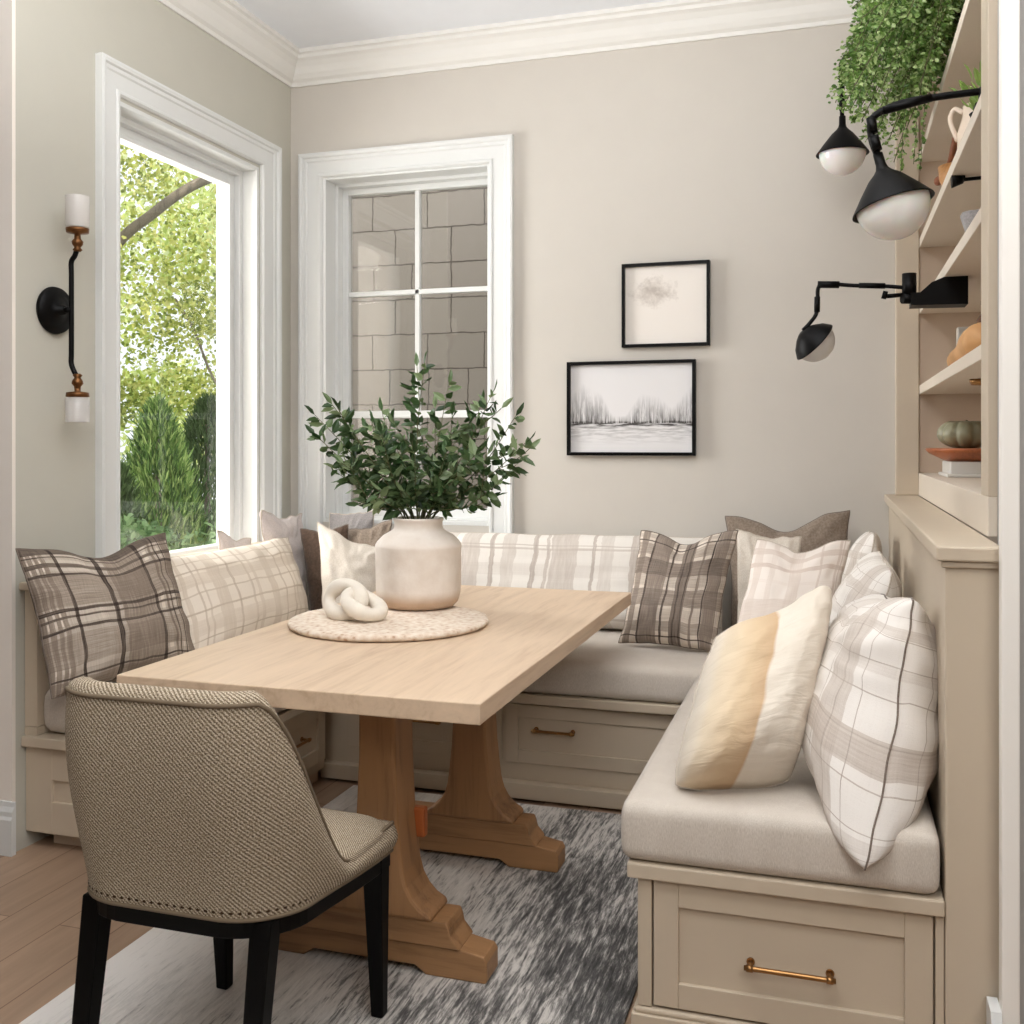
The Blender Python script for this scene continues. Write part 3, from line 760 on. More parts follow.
# olive branches in the vase: targets of the main stems (dx, dy, z)
random.seed(11)
ob = thing('olive_branches', 'bunch of dark green olive branches standing in the cream vase', 'branches', (VX, VY, 1.05))
tips = [(-.40, .02, 1.43), (-.36, -.05, 1.36), (-.30, .05, 1.30), (-.27, -.1, 1.46), (-.17, .08, 1.44), (-.13, -.06, 1.38), (-.04, .05, 1.52), (.03, -.02, 1.59), (.09, .05, 1.53), (.02, .1, 1.45), (-.08, -.12, 1.36), (.14, -.05, 1.42), (.20, .06, 1.46), (.27, -.03, 1.49), (.33, .04, 1.42), (.38, -.02, 1.33), (.33, .05, 1.26), (.24, -.09, 1.30), (.15, -.13, 1.30), (-.2, -.12, 1.26), (-.30, .02, 1.22), (.08, .13, 1.36), (-.1, .15, 1.33), (.30, -.06, 1.20), (-.24, .1, 1.38), (.05, -.15, 1.3)]
sb = nb(); lv, lf = [], []
for dx, dy, z in tips:
    b = V((VX+dx*.10+random.uniform(-.02, .02), VY+dy*.1+random.uniform(-.02, .02), .95)); e = V((VX+dx, VY+dy, z))
    m1 = V((VX+dx*.16, VY+dy*.2, 1.09)); m2 = b.lerp(e, .62)+V((0, 0, .04 if abs(dx) > .2 else 0))+rv(.02)
    pts = catmull([b, m1, m2, e], 7)
    tube(sb, pts, [.003*(1-.7*i/len(pts)) for i in range(len(pts))], 6)
    def dress(pts, i0, dens):
        for i in range(i0, len(pts)-1):
            t = (pts[i+1]-pts[i]).normalized()
            for k in range(dens):
                side = rv(); side = (side-t*side.dot(t)).normalized()
                p = pts[i].lerp(pts[i+1], random.random())
                leaf_quad(lv, lf, p, t*.5+side*1.0+V((0, 0, -.08)), rv(), random.uniform(.036, .062), random.uniform(.018, .029))
        leaf_quad(lv, lf, pts[-1], (pts[-1]-pts[-2]), rv(), .055, .018)
    dress(pts, 8, 2)
    for k in range(random.choice((2, 2, 3))):  # side twigs
        i = random.randint(8, len(pts)-5); t = (pts[i+1]-pts[i]).normalized(); s = rv(); s = (s-t*s.dot(t)).normalized()
        q = pts[i]; tw = [q+(t*.7+s*.6).normalized()*.03*j+V((0, 0, .002*j*j)) for j in range(random.randint(3, 5))]
        tube(sb, tw, .0013, 5); dress(tw, 0, 2)
obj('stems', sb, STEM, ob); mesh_obj('leaves', lv, lf, LEAF, ob)

# carved knot of two interlocking links
KN = paint('bleached carved wood', '#EBE2D4', .8, .05, .1, 30)
kn = thing('chain_knot', 'chunky bleached wooden knot of two links lying on the woven board', 'ornament', (-1.43, 2.88, .783))
def link_bm(cen, u, v, a, b, r, seg=40):
    cen, u, v = V(cen), V(u).normalized(), V(v); v = (v-u*u.dot(v)).normalized()
    bm = nb(); tube(bm, [cen+u*a*math.cos(2*PI*k/seg)+v*b*math.sin(2*PI*k/seg) for k in range(seg)], [r*(1+.12*math.sin(6*PI*k/seg+1)) for k in range(seg)], 14, closed=True); return bm
b1 = link_bm((-1.455, 2.90, .842), (.85, -.25, .0), (.15, .30, .95), .066, .046, .0225)
b2 = link_bm((-1.385, 2.885, .832), (.75, .35, -.35), (-.30, .62, .35), .055, .045, .023)
obj('link', b1, KN, kn); obj('link', b2, KN, kn)

# ------------------------------------------------------------------ chair (upholstered, seen from behind)
CX, CY = -1.215, 1.92
ch = thing('dining_chair', 'tweed upholstered dining chair with black legs at the near end of the table', 'chair', (CX, CY, .01))
def chair_plan(s, w, yb, yf, rc):
    """s in -1..1 travels left front -> back -> right front on a U with rounded rear corners"""
    L1 = (yf-yb-rc); La = PI/2*rc; L2 = 2*(w-rc); tot = 2*L1+2*La+L2; d = (s+1)/2*tot
    if d < L1: return V((-w, yf-d, 0))
    d -= L1
    if d < La: a = d/rc; return V((-w+rc-rc*math.cos(a), yb+rc-rc*math.sin(a), 0))
    d -= La
    if d < L2: return V((-w+rc+d, yb, 0))
    d -= L2
    if d < La: a = d/rc; return V((w-rc+rc*math.sin(a), yb+rc-rc*math.cos(a), 0))
    d -= La
    return V((w, yb+rc+d, 0))
def sm(a, b, x):
    x = max(0, min(1, (x-a)/(b-a))); return x*x*(3-2*x)
Z0C, ZTOP, ZARM = .425, .853, .452
def zbot(y): return .440-.052*sm(-.30, .30, y)
def shell():
    bm = nb(); uvl = bm.loops.layers.uv.new('UVMap'); NS, NH = 72, 22; th = .055
    G = {}
    for i in range(NS+1):
        s = -1+2*i/NS; a = abs(s)
        top = ZARM+(ZTOP-ZARM)*(1-sm(.30, .68, a)**.9)
        base = chair_plan(s, .240, -.255, .265, .13)
        nx = chair_plan(min(1, s+.01), .240, -.255, .265, .13)-chair_plan(max(-1, s-.01), .240, -.255, .265, .13)
        nout = V((nx.y, -nx.x, 0)).normalized()
        bot = zbot(base.y)
        ring = []
        # outer face up, over the rolled top, inner face down
        for j in range(NH+1):
            t = j/NH; z = bot+(top-bot)*t
            lean = -.055*sm(0, 1, (z-Z0C)/(ZTOP-Z0C))
            belly = .014*math.sin(PI*min(1, t))
            p = V((base.x*(1+.04*(z-Z0C)/(ZTOP-Z0C)), base.y+lean*(1-sm(-.1, .25, base.y)), z))+nout*belly
            ring.append((p, (s*1.1, t*(top-bot)*1.6)))
        tp = ring[-1][0]
        for k in range(1, 7):
            an = PI*k/6; p = tp-nout*th/2*(1-math.cos(an))+V((0, 0, .02*math.sin(an)*(1-.85*sm(.5, .72, a))))
            ring.append((p, (s*1.1, (top-bot)*1.6+k*.02)))
        for j in range(1, 9):
            t = j/8; z = top+(bot+.005-top)*t
            lean = -.055*sm(0, 1, (z-Z0C)/(ZTOP-Z0C))
            p = V((base.x*(1+.04*(z-Z0C)/(ZTOP-Z0C)), base.y+lean*(1-sm(-.1, .25, base.y)), z))-nout*(th+.012*math.sin(PI*t))
            ring.append((p, (s*1.1, (top-bot)*1.6+.12+t*.5)))
        G[i] = [(bm.verts.new(V((CX, CY, 0))+p), uv) for p, uv in ring]
    m = len(G[0])
    for i in range(NS):
        for j in range(m-1):
            q = [G[i][j], G[i+1][j], G[i+1][j+1], G[i][j+1]]
            f = bm.faces.new([x[0] for x in q]); f.smooth = True
            for l, x in zip(f.loops, q): l[uvl].uv = x[1]
    for i in (0, NS):
        f = bm.faces.new([x[0] for x in G[i]])
    out_edge = [G[i][NH][0].co.copy() for i in range(NS+1)]
    bot_edge = [G[i][0][0].co.copy() for i in range(NS+1)]
    return bm, out_edge, bot_edge
bm, oe, be = shell()
sh = obj('backrest', bm, TWEED, ch)
sb = nb(); tube(sb, oe, .0045, 8); tube(sb, be, .0045, 8)
obj('piping', sb, TWEED, sh)
NAIL = metal('dark nailhead', '#4C3B2D', .45)
# beaded nailhead cord along the lower edge and the wing edges
def beaded(path, r0, r1, step):
    P = []; R = []; acc = 0
    fine = []
    for a, b in zip(path, path[1:]):
        k = max(1, int((b-a).length/.0035))
        fine += [a.lerp(b, q/k) for q in range(k)]
    for q, p in enumerate(fine):
        if q: acc += (p-fine[q-1]).length
        P.append(p); R.append(r0+(r1-r0)*(.5+.5*math.cos(2*PI*acc/step))**2)
    bm = nb(); tube(bm, P, R, 8); return bm
obj('nailhead_trim', beaded([p+V((0, 0, .014)) for p in be], .0012, .0042, .017), NAIL, sh)
obj('nailhead_trim', beaded([p-V((0, 0, .013)) for p in oe[:22]], .0012, .0034, .017), NAIL, sh)
obj('nailhead_trim', beaded([p-V((0, 0, .013)) for p in oe[-22:]], .0012, .0034, .017), NAIL, sh)
# seat pad
def seat_bm():
    bm = nb(); uvl = bm.loops.layers.uv.new('UVMap'); n = 30; G = {}
    for i in range(n+1):
        for j in range(n+1):
            s, t = -1+2*i/n, -1+2*j/n
            x = s*(.195+.050*sm(-.75, .1, t)); y = -.20+(t+1)/2*.478
            # rounded front corners
            k = max(0, t-.6)/.4; x *= 1-.07*k*k*abs(s)**3
            edge = max(abs(s)**5, max(0, t)**6)
            z = .496-.014*(t+1)/2-.030*edge+.014*(1-s*s)*(1-t*t)
            G[i, j] = (bm.verts.new((CX+x, CY+y-.03*k*k*s*s, z)), (s*.5, t*.5))
    def face(q):
        f = bm.faces.new([a[0] for a in q]); f.smooth = True
        for l, a in zip(f.loops, q): l[uvl].uv = a[1]
    for i in range(n):
        for j in range(n): face([G[i, j], G[i+1, j], G[i+1, j+1], G[i, j+1]])
    rim = [G[i, 0] for i in range(n)]+[G[n, j] for j in range(n)]+[G[i, n] for i in range(n, 0, -1)]+[G[0, j] for j in range(n, 0, -1)]
    prev = rim
    for dz, sc in ((-.008, 1.010), (-.022, 1.014), (-.040, 1.006)):
        cur = [(bm.verts.new(V((CX+(a[0].co.x-CX)*sc, CY+(a[0].co.y-CY)*sc, a[0].co.z+dz))), (a[1][0], a[1][1]+dz*3)) for a in rim]
        for k in range(len(rim)): face([prev[k], cur[k], cur[(k+1) % len(rim)], prev[(k+1) % len(rim)]])
        prev = cur
    bm.faces.new([a[0] for a in prev]); return bm
obj('seat', seat_bm(), TWEED, ch)
# black apron following the plan
bm = nb()
ap = [chair_plan(-1+2*i/60, .236, -.250, .265, .13) for i in range(61)]
fr = [V((.236-.472*k/10, .265, 0)) for k in range(1, 10)]
loop = ap+fr
def zb(p): return .385 + .0*p.x
rings = []
for z, sc in ((.008, 1.0), (-.038, 1.0), (-.038, .88), (.008, .88)):
    rings.append([bm.verts.new((CX+p.x*sc, CY+.01+(p.y-.01)*sc, zbot(p.y)+z)) for p in loop])
for k in range(4):
    A, B = rings[k], rings[(k+1) % 4]
    for i in range(len(loop)): bm.faces.new((A[i], B[i], B[(i+1) % len(loop)], A[(i+1) % len(loop)]))
obj('apron', bm, EBON, ch, bevel=.003)
def leg(top, bot, wt, wb):
    bm = nb(); rings = []
    for t in (0, .35, .7, 1):
        p = V(top).lerp(V(bot), t); w = (wt+(wb-wt)*t)/2
        rings.append([bm.verts.new((p.x+a*w, p.y+b*w, p.z)) for a, b in ((-1, -1), (1, -1), (1, 1), (-1, 1))])
    for A, B in zip(rings, rings[1:]):
        for k in range(4): bm.faces.new((A[k], A[(k+1) % 4], B[(k+1) % 4], B[k]))
    bm.faces.new(rings[0]); bm.faces.new(rings[-1][::-1])
    obj('leg', bm, EBON, ch, bevel=.004)
for s in (-1, 1):
    leg((CX+s*.190, CY-.205, .432), (CX+s*.188, CY-.275, .0105), .045, .034)
    leg((CX+.008+s*.205, CY+.232, .392), (CX+.010+s*.205, CY+.248, .0105), .05, .030)

# ------------------------------------------------------------------ pictures on the back wall
def picture(name, label, x0, x1, z0, z1, mat, art):
    y0 = YB-.032
    t = thing(name, label, 'picture', ((x0+x1)/2, YB, z0), 'black framed pictures on the back wall')
    bm = nb(); frame_xz(bm, y0, YB-.001, x0, x1, z0, z1, .012)
    obj('frame', bm, BLACK, t, bevel=.001)
    bm = nb(); uvl = bm.loops.layers.uv.new('UVMap'); ya = YB-.012
    bx(bm, x0+.01, x1-.01, ya, ya+.008, z0+.01, z1-.01)
    for f in bm.faces:
        for l in f.loops: l[uvl].uv = ((l.vert.co.x-x0)/(x1-x0), (l.vert.co.z-z0)/(z1-z0))
    obj('print', bm, mat, t, label=art)
    return t
picture('framed_picture', 'small black framed print of a faint pale tree, the upper picture', -.886, -.505, 1.752, 2.117, mk_cloud(), 'off-white print with a faint grey-brown tree sketch')
picture('framed_picture', 'wider black framed marsh landscape print, the lower picture', -1.134, -.566, 1.278, 1.692, mk_marsh(), 'grey print of reeds and water')

# ------------------------------------------------------------------ wall sconce on the left wall
MILK = NT('milky glass'); MILK.col(srgb('#F1EDE8')); MILK.rough(.25); MILK.b.inputs['Transmission Weight'].default_value = .25; MILK = MILK.m
SX_, SY_ = -2.462, 2.868
sc = thing('wall_sconce', 'black and brass double wall sconce left of the window', 'sconce', (XL, SY_, 1.783))
bm = nb(); lathe(bm, [(0, 0), (.079, 0), (.081, .006), (.078, .018), (.05, .022), (.018, .026), (.014, .05), (0, .05)], (XL+.001, SY_, 1.783), (1, 0, 0), 48)
obj('wall_plate', bm, BLACK, sc)
bm = nb(); tube(bm, catmull([(SX_+.022, SY_, 1.985), (SX_+.014, SY_, 1.965), (SX_, SY_, 1.945), (SX_, SY_, 1.90), (SX_, SY_, 1.783), (SX_, SY_, 1.64), (SX_, SY_, 1.60), (SX_+.012, SY_, 1.572), (SX_+.022, SY_, 1.558)], 6), .0085, 14)
tube(bm, [(XL+.04, SY_, 1.783), (SX_, SY_, 1.783)], .010, 12)
obj('arm', bm, BLACK, sc)
ax = SX_+.025
def fit(zs, up):
    s = 1 if up else -1
    bm = nb(); lathe(bm, [(0, 0), (.010, 0), (.016, .006*s), (.010, .014*s), (.017, .024*s), (.019, .034*s), (.011, .044*s), (.010, .06*s), (.036, .064*s), (.038, .078*s), (.030, .080*s), (0, .080*s)], (ax, SY_, zs), (0, 0, 1), 28)
    return obj('socket', bm, BRONZE, sc, label='antique brass socket')
fit(1.978, True); fit(1.566, False)
def shade(z0, z1):
    a, b = (z0, z1)
    bm = nb(); lathe(bm, [(0, a), (.034, a), (.0385, a+(b-a)*.06), (.0385, b-(b-a)*.02), (.0385, b), (.0345, b), (.0345, a+(b-a)*.1), (0, a+(b-a)*.1)], (ax, SY_, 0), (0, 0, 1), 36)
    return bm
obj('glass_shade', shade(2.056, 2.165), MILK, sc, label='white glass cylinder shade')
obj('glass_shade', shade(1.486, 1.402), glass('frosted clear glass', .05, (.97, .97, .97, 1), .05, (.45, (.95, .93, .92, 1))), sc, label='clear frosted glass cylinder shade')

# ------------------------------------------------------------------ bookcase lamps
OPAL = NT('opal glass'); OPAL.col(srgb('#F4F1EE')); OPAL.rough(.15); OPAL.b.inputs['Transmission Weight'].default_value = .15
OPAL.b.inputs['Subsurface Weight'].default_value = .3; OPAL = OPAL.m
FROST = glass('frosted lamp glass', .06, (.96, .96, .96, 1), .08, (.72, (.9, .89, .87, 1)))
def shade_lamp(label, apex, axis, r, h, arm_pts, mount, globe_mat, rr=.0075, gl=.9, shallow=False):
    apex, axis = V(apex), V(axis).normalized()
    t = thing('shelf_lamp', label, 'lamp', mount['at'], 'black arm lamps on the bookcase')
    bm = nb()
    if shallow: lathe(bm, [(0, 0), (.02, .002), (r*.5, h*.22), (r*.82, h*.6), (r, h), (r+.0015, h+.003), (r-.003, h+.002), (r*.8, h*.62), (r*.48, h*.26), (0, .006)], apex, axis, 44)
    else: lathe(bm, [(.0, -.005), (.012, 0), (.0125, .03), (.016, .042), (.024, .052), (r*.42, h*.48), (r*.72, h*.74), (r, h), (r+.0015, h+.004), (r-.003, h+.003), (r*.70, h*.74+.002), (r*.40, h*.5), (.0, .06)], apex, axis, 44)
    obj('lamp_shade', bm, BLACK, t)
    gc = apex+axis*(h-.004); g = r*gl; bm = nb()
    lathe(bm, [(g*math.cos(a), g*math.sin(a)*1.02) for a in [PI/2*k/14 for k in range(15)]], gc, axis, 40)
    obj('globe', bm, globe_mat, t, label='white glass dome')
    bm = nb(); tube(bm, catmull(arm_pts, 8), rr, 12); obj('arm', bm, BLACK, t)
    for q in mount['joints']:
        bm = nb(); tube(bm, [V(q[0]), V(q[1])], q[2], 14); obj('joint', bm, BLACK, t)
    mb = mount['plate'](); obj('mount', mb, BLACK, t)
    return t
# the largest, on the nearest shelf edge
y = 2.75
shade_lamp('largest black cone lamp on the bookcase, tilted, with white glass dome', (.108, y, 2.062), (.033, -.01, -.127), .099, .140,
    [(.352, y, 2.196), (.25, y, 2.192), (.172, y, 2.186), (.115, y, 2.168), (.092, y, 2.145), (.094, y, 2.10), (.107, y, 2.06)],
    {'at': (.345, y, 2.152), 'joints': [((.092, y, 2.155), (.097, y, 2.115), .012), ((.098, y-.01, 2.105), (.107, y-.01, 2.068), .012), ((.12, y, 2.170), (.235, y, 2.192), .0105)],
     'plate': lambda: bx(box(.332, .372, y-.02, y+.02, 2.152, 2.165, .003), .342, .362, y-.01, y+.01, 2.165, 2.205, .003)}, OPAL, .009)
# the farthest one under the fern
y = 4.10
shade_lamp('black cone lamp hanging under the trailing fern', (.034, y, 2.575), (.003, 0, -1), .096, .140,
    [(.345, y, 2.83), (.2, y, 2.835), (.08, y, 2.82), (.034, y, 2.785), (.029, y, 2.74), (.033, y, 2.575)],
    {'at': (.345, y, 2.80), 'joints': [((.031, y, 2.69), (.033, y, 2.60), .0115)],
     'plate': lambda: bx(box(.332, .372, y-.02, y+.02, 2.80, 2.813, .003), .340, .360, y-.01, y+.01, 2.813, 2.845, .003)}, OPAL, .008)
# the lower one with the heavy bracket
y = 3.50
shade_lamp('lower black lamp with a long thin arm and heavy bracket', (-.095, y-.015, 1.698), (.68, .30, -.66), .076, .052,
    [(.235, y, 1.826), (.15, y, 1.836), (.06, y, 1.842), (-.025, y, 1.852), (-.046, y, 1.838), (-.048, y, 1.80), (-.052, y-.003, 1.755), (-.072, y-.010, 1.724), (-.094, y-.014, 1.700)],
    {'at': (.345, y, 1.85), 'joints': [((-.048, y, 1.85), (.02, y, 1.846), .0115), ((-.049, y, 1.81), (-.050, y, 1.76), .0095), ((.08, y, 1.841), (.16, y, 1.836), .009),
        ((.232, y, 1.785), (.232, y, 1.872), .022), ((.255, y, 1.79), (.21, y-.02, 1.79), .016), ((.21, y, 1.805), (.165, y-.02, 1.80), .007), ((.165, y-.02, 1.802), (.150, y-.02, 1.806), .013)],
     'plate': lambda: prism(prism(nb(), [(.235, 1.765), (.40, 1.763), (.40, 1.850), (.332, 1.850), (.295, 1.835), (.262, 1.805), (.235, 1.805)], y-.045, y+.045), [(.328, 1.80), (.40, 1.80), (.40, 1.850), (.328, 1.850)], y-.04, y+.04)}, FROST, .0065, .9, True)
# small rod under the third shelf
bk_ = nb(); tube(bk_, [(.355, 3.27, 2.105), (.60, 3.27, 2.112)], .0055, 10); tube(bk_, [(.333, 3.27, 2.104), (.365, 3.27, 2.106)], [.022, .012], 14); bx(bk_, .35, .37, 3.26, 3.28, 2.10, 2.116, .002)
obj('shelf_bracket', bk_, BLACK, loc=(.355, 3.27, 2.116), label='small black rod bracket fixed under the shelf behind the large lamp', cat='bracket')

# ------------------------------------------------------------------ things on the bookcase
GREEN_P = paint('green glazed pumpkin', '#9A977B', .4, .15, .05, 12)
px, py, pz = .455, 3.98, 1.309
pk = thing('pumpkin', 'dull green ribbed pumpkin on the terracotta dish', 'pumpkin', (px, py, pz))
bm = nb(); prof = []
for k in range(0, 19):
    a = -PI/2+PI*k/18; prof.append((.098*math.cos(a)**.75 if abs(math.cos(a)) > 1e-4 else 0, .055+.052*math.sin(a)-.018*max(0, math.sin(a))*(math.cos(a) < .35)))
lathe(bm, prof, (px, py, pz), (0, 0, 1), 80, wob=lambda a, h: 1-.2*(1-abs(math.sin(a*PI*9)))**2.2)
obj('body', bm, GREEN_P, pk)
bm = nb(); tube(bm, [(px, py, pz+.080), (px+.003, py, pz+.092), (px+.008, py, pz+.100)], [.013, .010, .011], 8); obj('stem', bm, STEM, pk)
TERRA = wood('reddish wood dish', '#A85F35', '#7E4324', 'y', 1, .4)
bm = nb(); lathe(bm, [(0, 1.267), (.10, 1.267), (.118, 1.274), (.160, 1.295), (.172, 1.308), (.169, 1.313), (.10, 1.312), (0, 1.312)], (.49, 3.98, 0), (0, 0, 1), 60)
obj('dish', bm, TERRA, loc=(.49, 3.98, 1.267), label='reddish brown round dish on the white box under the pumpkin', cat='dish')
WBOX = paint('white painted box', '#DAD7D0', .5, .02)
wbx = thing('storage_box', 'white box with a lipped base on the lowest shelf', 'box', (.49, 3.95, 1.212))
obj('body', box(.39, .62, 3.86, 4.14, 1.222, 1.2665, .004), WBOX, wbx); obj('base', box(.378, .63, 3.84, 4.16, 1.2125, 1.224, .003), WBOX, wbx)
# orange gourd on the second shelf
GOURD = paint('pale orange gourd', '#D9A46B', .55, .1, .03, 10)
gd = thing('gourd', 'pale orange bottle gourd lying on the second shelf from below', 'gourd', (.39, 3.35, 1.61))
bm = nb(); tube(bm, catmull([(.39, 3.70, 1.592), (.39, 3.60, 1.600), (.39, 3.45, 1.604), (.39, 3.28, 1.612), (.395, 3.16, 1.616), (.40, 3.08, 1.616)], 6), [.012+.024*sm(0, .18, k/30)+.016*sm(.45, .8, k/30)-.040*sm(.9, 1, k/30) for k in range(31)], 18); obj('body', bm, GOURD, gd)
bm = nb(); tube(bm, [(.39, 3.70, 1.592), (.388, 3.74, 1.598)], [.011, .006], 8); obj('stem', bm, STEM, gd)
bt = thing('bottle', 'brown glass bottle behind the gourd', 'bottle', (.485, 3.72, 1.564))
bm = nb(); lathe(bm, [(0, 0), (.034, 0), (.037, .006), (.037, .14), (.030, .175), (.014, .20), (.013, .225), (.016, .228), (.016, .24), (0, .24)], (.485, 3.72, 1.5635), (0, 0, 1), 28); obj('body', bm, paint('brown bottle glass', '#6E4527', .15, .1, 0), bt)
bm = nb(); lathe(bm, [(0, 0), (.011, 0), (.012, .02), (0, .021)], (.485, 3.72, 1.8035), (0, 0, 1), 16); obj('cork', bm, OAK, bt)
bk2 = thing('book', 'white book standing behind the gourd on the second shelf', 'book', (.48, 3.88, 1.5635))
obj('cover', box(.415, .55, 3.865, 3.90, 1.5635, 1.735, .002), WBOX, bk2); obj('pages', box(.413, .548, 3.869, 3.896, 1.567, 1.732, .0005), CREAM, bk2)
bm = nb(); lathe(bm, [(0, 0), (.030, 0), (.032, -.006), (.026, -.018), (0, -.02)], (.43, 3.42, 1.5265), (0, 0, 1), 24)
obj('puck_light', bm, BRASS, loc=(.43, 3.42, 1.5265), label='small brass puck light under the second shelf', cat='light')
# carved wooden bowl and dipper on the third shelf
BOWLM = wood('copper toned wood', '#C08A55', '#8E5A32', 'y', 1, .4)
bw = nb(); lathe(bw, [(0, 0), (.035, 0), (.045, .02), (.066, .07), (.072, .115), (.067, .115), (.055, .06), (0, .03)], (.412, 3.76, 2.1525), (0, 0, 1), 36)
bwl = obj('wooden_bowl', bw, BOWLM, loc=(.412, 3.76, 2.1525), label='small light wooden bowl on the shelf behind the large lamp', cat='bowl')
sp_ = thing('wooden_spoon', 'dark wooden spoon resting across the wooden bowl', 'spoon', (.40, 3.76, 2.275))
bm = nb(); tube(bm, catmull([(.372, 3.52, 2.300), (.375, 3.62, 2.290), (.378, 3.76, 2.277), (.372, 3.86, 2.272), (.362, 3.94, 2.270)], 6), [.011]*25, 10); obj('handle', bm, wood('dark spoon wood', '#8A4E2E', '#5C3019', 'y'), sp_)
bm = nb(); bmesh.ops.create_uvsphere(bm, u_segments=20, v_segments=10, radius=.026); bmesh.ops.scale(bm, vec=(.6, 1.4, .6), verts=bm.verts); bmesh.ops.translate(bm, vec=(.360, 3.95, 2.268), verts=bm.verts); obj('scoop', bm, wood('dark spoon scoop', '#8A4E2E', '#5C3019', 'y'), sp_, smooth=True)
jg = thing('jug', 'pale ceramic jug with a loop handle on the third shelf', 'jug', (.40, 3.28, 2.1525))
PINKC = paint('blush ceramic', '#DCC9B6', .5, .05)
bm = nb(); lathe(bm, [(0, 0), (.045, 0), (.055, .02), (.055, .09), (.040, .14), (.040, .17), (.035, .17), (.034, .14), (0, .03)], (.405, 3.28, 2.1525), (0, 0, 1), 32); obj('body', bm, PINKC, jg)
bm = nb(); tube(bm, catmull([(.368, 3.285, 2.305), (.345, 3.30, 2.322), (.333, 3.30, 2.29), (.352, 3.29, 2.225)], 6), .007, 10); obj('handle', bm, PINKC, jg)
# grey leaf dish on the shelf below
bm = nb(); lathe(bm, [(0, 0), (.03, 0), (.05, .03), (.066, .085), (.062, .085), (.045, .03), (0, .02)], (.405, 3.12, 1.8865), (0, 0, 1), 32, wob=lambda a, h: 1+.06*math.cos(a*2*PI*5))
obj('fluted_bowl', bm, GREYF, loc=(.405, 3.12, 1.8865), label='small grey fluted bowl on the shelf above the lower lamp', cat='bowl')

# little potted plant on the third shelf near the front
random.seed(5)
pp = thing('potted_plant', 'small light green potted plant beside the large lamp mount', 'plant', (.40, 3.05, 2.1525))
bm = nb(); lathe(bm, [(0, 0), (.032, 0), (.042, .075), (.045, .078), (.040, .078), (.036, .06), (0, .06)], (.40, 3.05, 2.1525), (0, 0, 1), 28); obj('pot', bm, BLACK, pp)
lv, lf = [], []
for k in range(70):
    a = random.uniform(0, 2*PI); d = V((math.cos(a), math.sin(a), random.uniform(.8, 3))).normalized()
    leaf_quad(lv, lf, V((.40, 3.05, 2.215))+d*random.uniform(0, .11), d, rv(), random.uniform(.04, .06), .016)
mesh_obj('leaves', lv, lf, leafmat('pale small leaf', '#7C9A48', '#9DB866', .4), pp)

# trailing fern at the top
random.seed(21)
fp = thing('trailing_fern', 'lush trailing fern spilling over the top bookcase shelf', 'plant', (.48, 3.48, 2.4945))
bm = nb(); lathe(bm, [(0, 0), (.07, 0), (.085, .03), (.098, .13), (.104, .135), (.094, .135), (.085, .11), (0, .11)], (.48, 3.48, 2.4945), (0, 0, 1), 36); obj('pot', bm, paint('terracotta pot', '#8E5E44', .8, .1), fp)
sb = nb(); lv, lf = [], []
# fronds: each an arc out of the pot, over the shelf edge and down
for k in range(88):
    yy = random.uniform(-.26, .36); reach = random.uniform(.18, .43)
    xo_ = .47-reach; drop = random.uniform(.0, .25)*(1-.3*(reach > .36)); top = random.uniform(2.70, 2.98)
    if drop < .08: xo_ = .47-reach*.7
    if random.random() < .25: drop = random.uniform(-.2, .05)
    s0 = V((.47+random.uniform(-.05, .05), 3.48+random.uniform(-.06, .06), 2.60))
    s1 = V((.40-.12*reach, 3.48+yy*.5, top)); s2 = V((.5*(xo_+.05)+.5*(.47-.55*reach), 3.48+yy*.9, top-.09-drop*.3)); s3 = V((xo_-random.uniform(-.01, .03), 3.48+yy*1.05, min(2.66, top-.2)-drop))
    if k < 16:
        s1 = V((.24, 3.58, 2.86+random.uniform(-.05, .06))); s2 = V((.12+random.uniform(-.03, .05), 3.66+random.uniform(-.05, .1), 2.74+random.uniform(-.06, .06))); s3 = V((.05+random.uniform(-.05, .07), 3.7+random.uniform(-.08, .12), 2.55+random.uniform(-.06, .1)))
    pts = catmull([s0, s1, s2, s3], 9); tube(sb, pts, .0016, 5)
    for i in range(5, len(pts)-1):
        t = (pts[i+1]-pts[i]).normalized()
        for q in range(13):
            sd = rv(); sd = (sd-t*sd.dot(t)).normalized(); p = pts[i].lerp(pts[i+1], random.random())+sd*random.uniform(.0, .028)
            leaf_quad(lv, lf, p, sd+t*.3+V((0, 0, -.2)), rv(), random.uniform(.011, .020), random.uniform(.009, .014))
# a few long dangling strands
for dx, yy, zl in ((.265, .02, 2.22), (.285, .03, 2.20), (.225, .0, 2.19), (.08, .2, 2.44)):
    s0 = V((.42, 3.48+yy*.5, 2.62)); s1 = V((dx+.05, 3.48+yy, 2.66)); s2 = V((dx, 3.48+yy, 2.45)); s3 = V((dx-.02, 3.48+yy, zl))
    pts = catmull([s0, s1, s2, s3], 14); tube(sb, pts, .0012, 5)
    for i in range(10, len(pts)-1):
        for q in range(3): leaf_quad(lv, lf, pts[i]+rv(.004), rv()+V((0, 0, -.4)), rv(), .014, .012)
obj('stems', sb, STEM, fp); mesh_obj('leaves', lv, lf, FERN, fp)

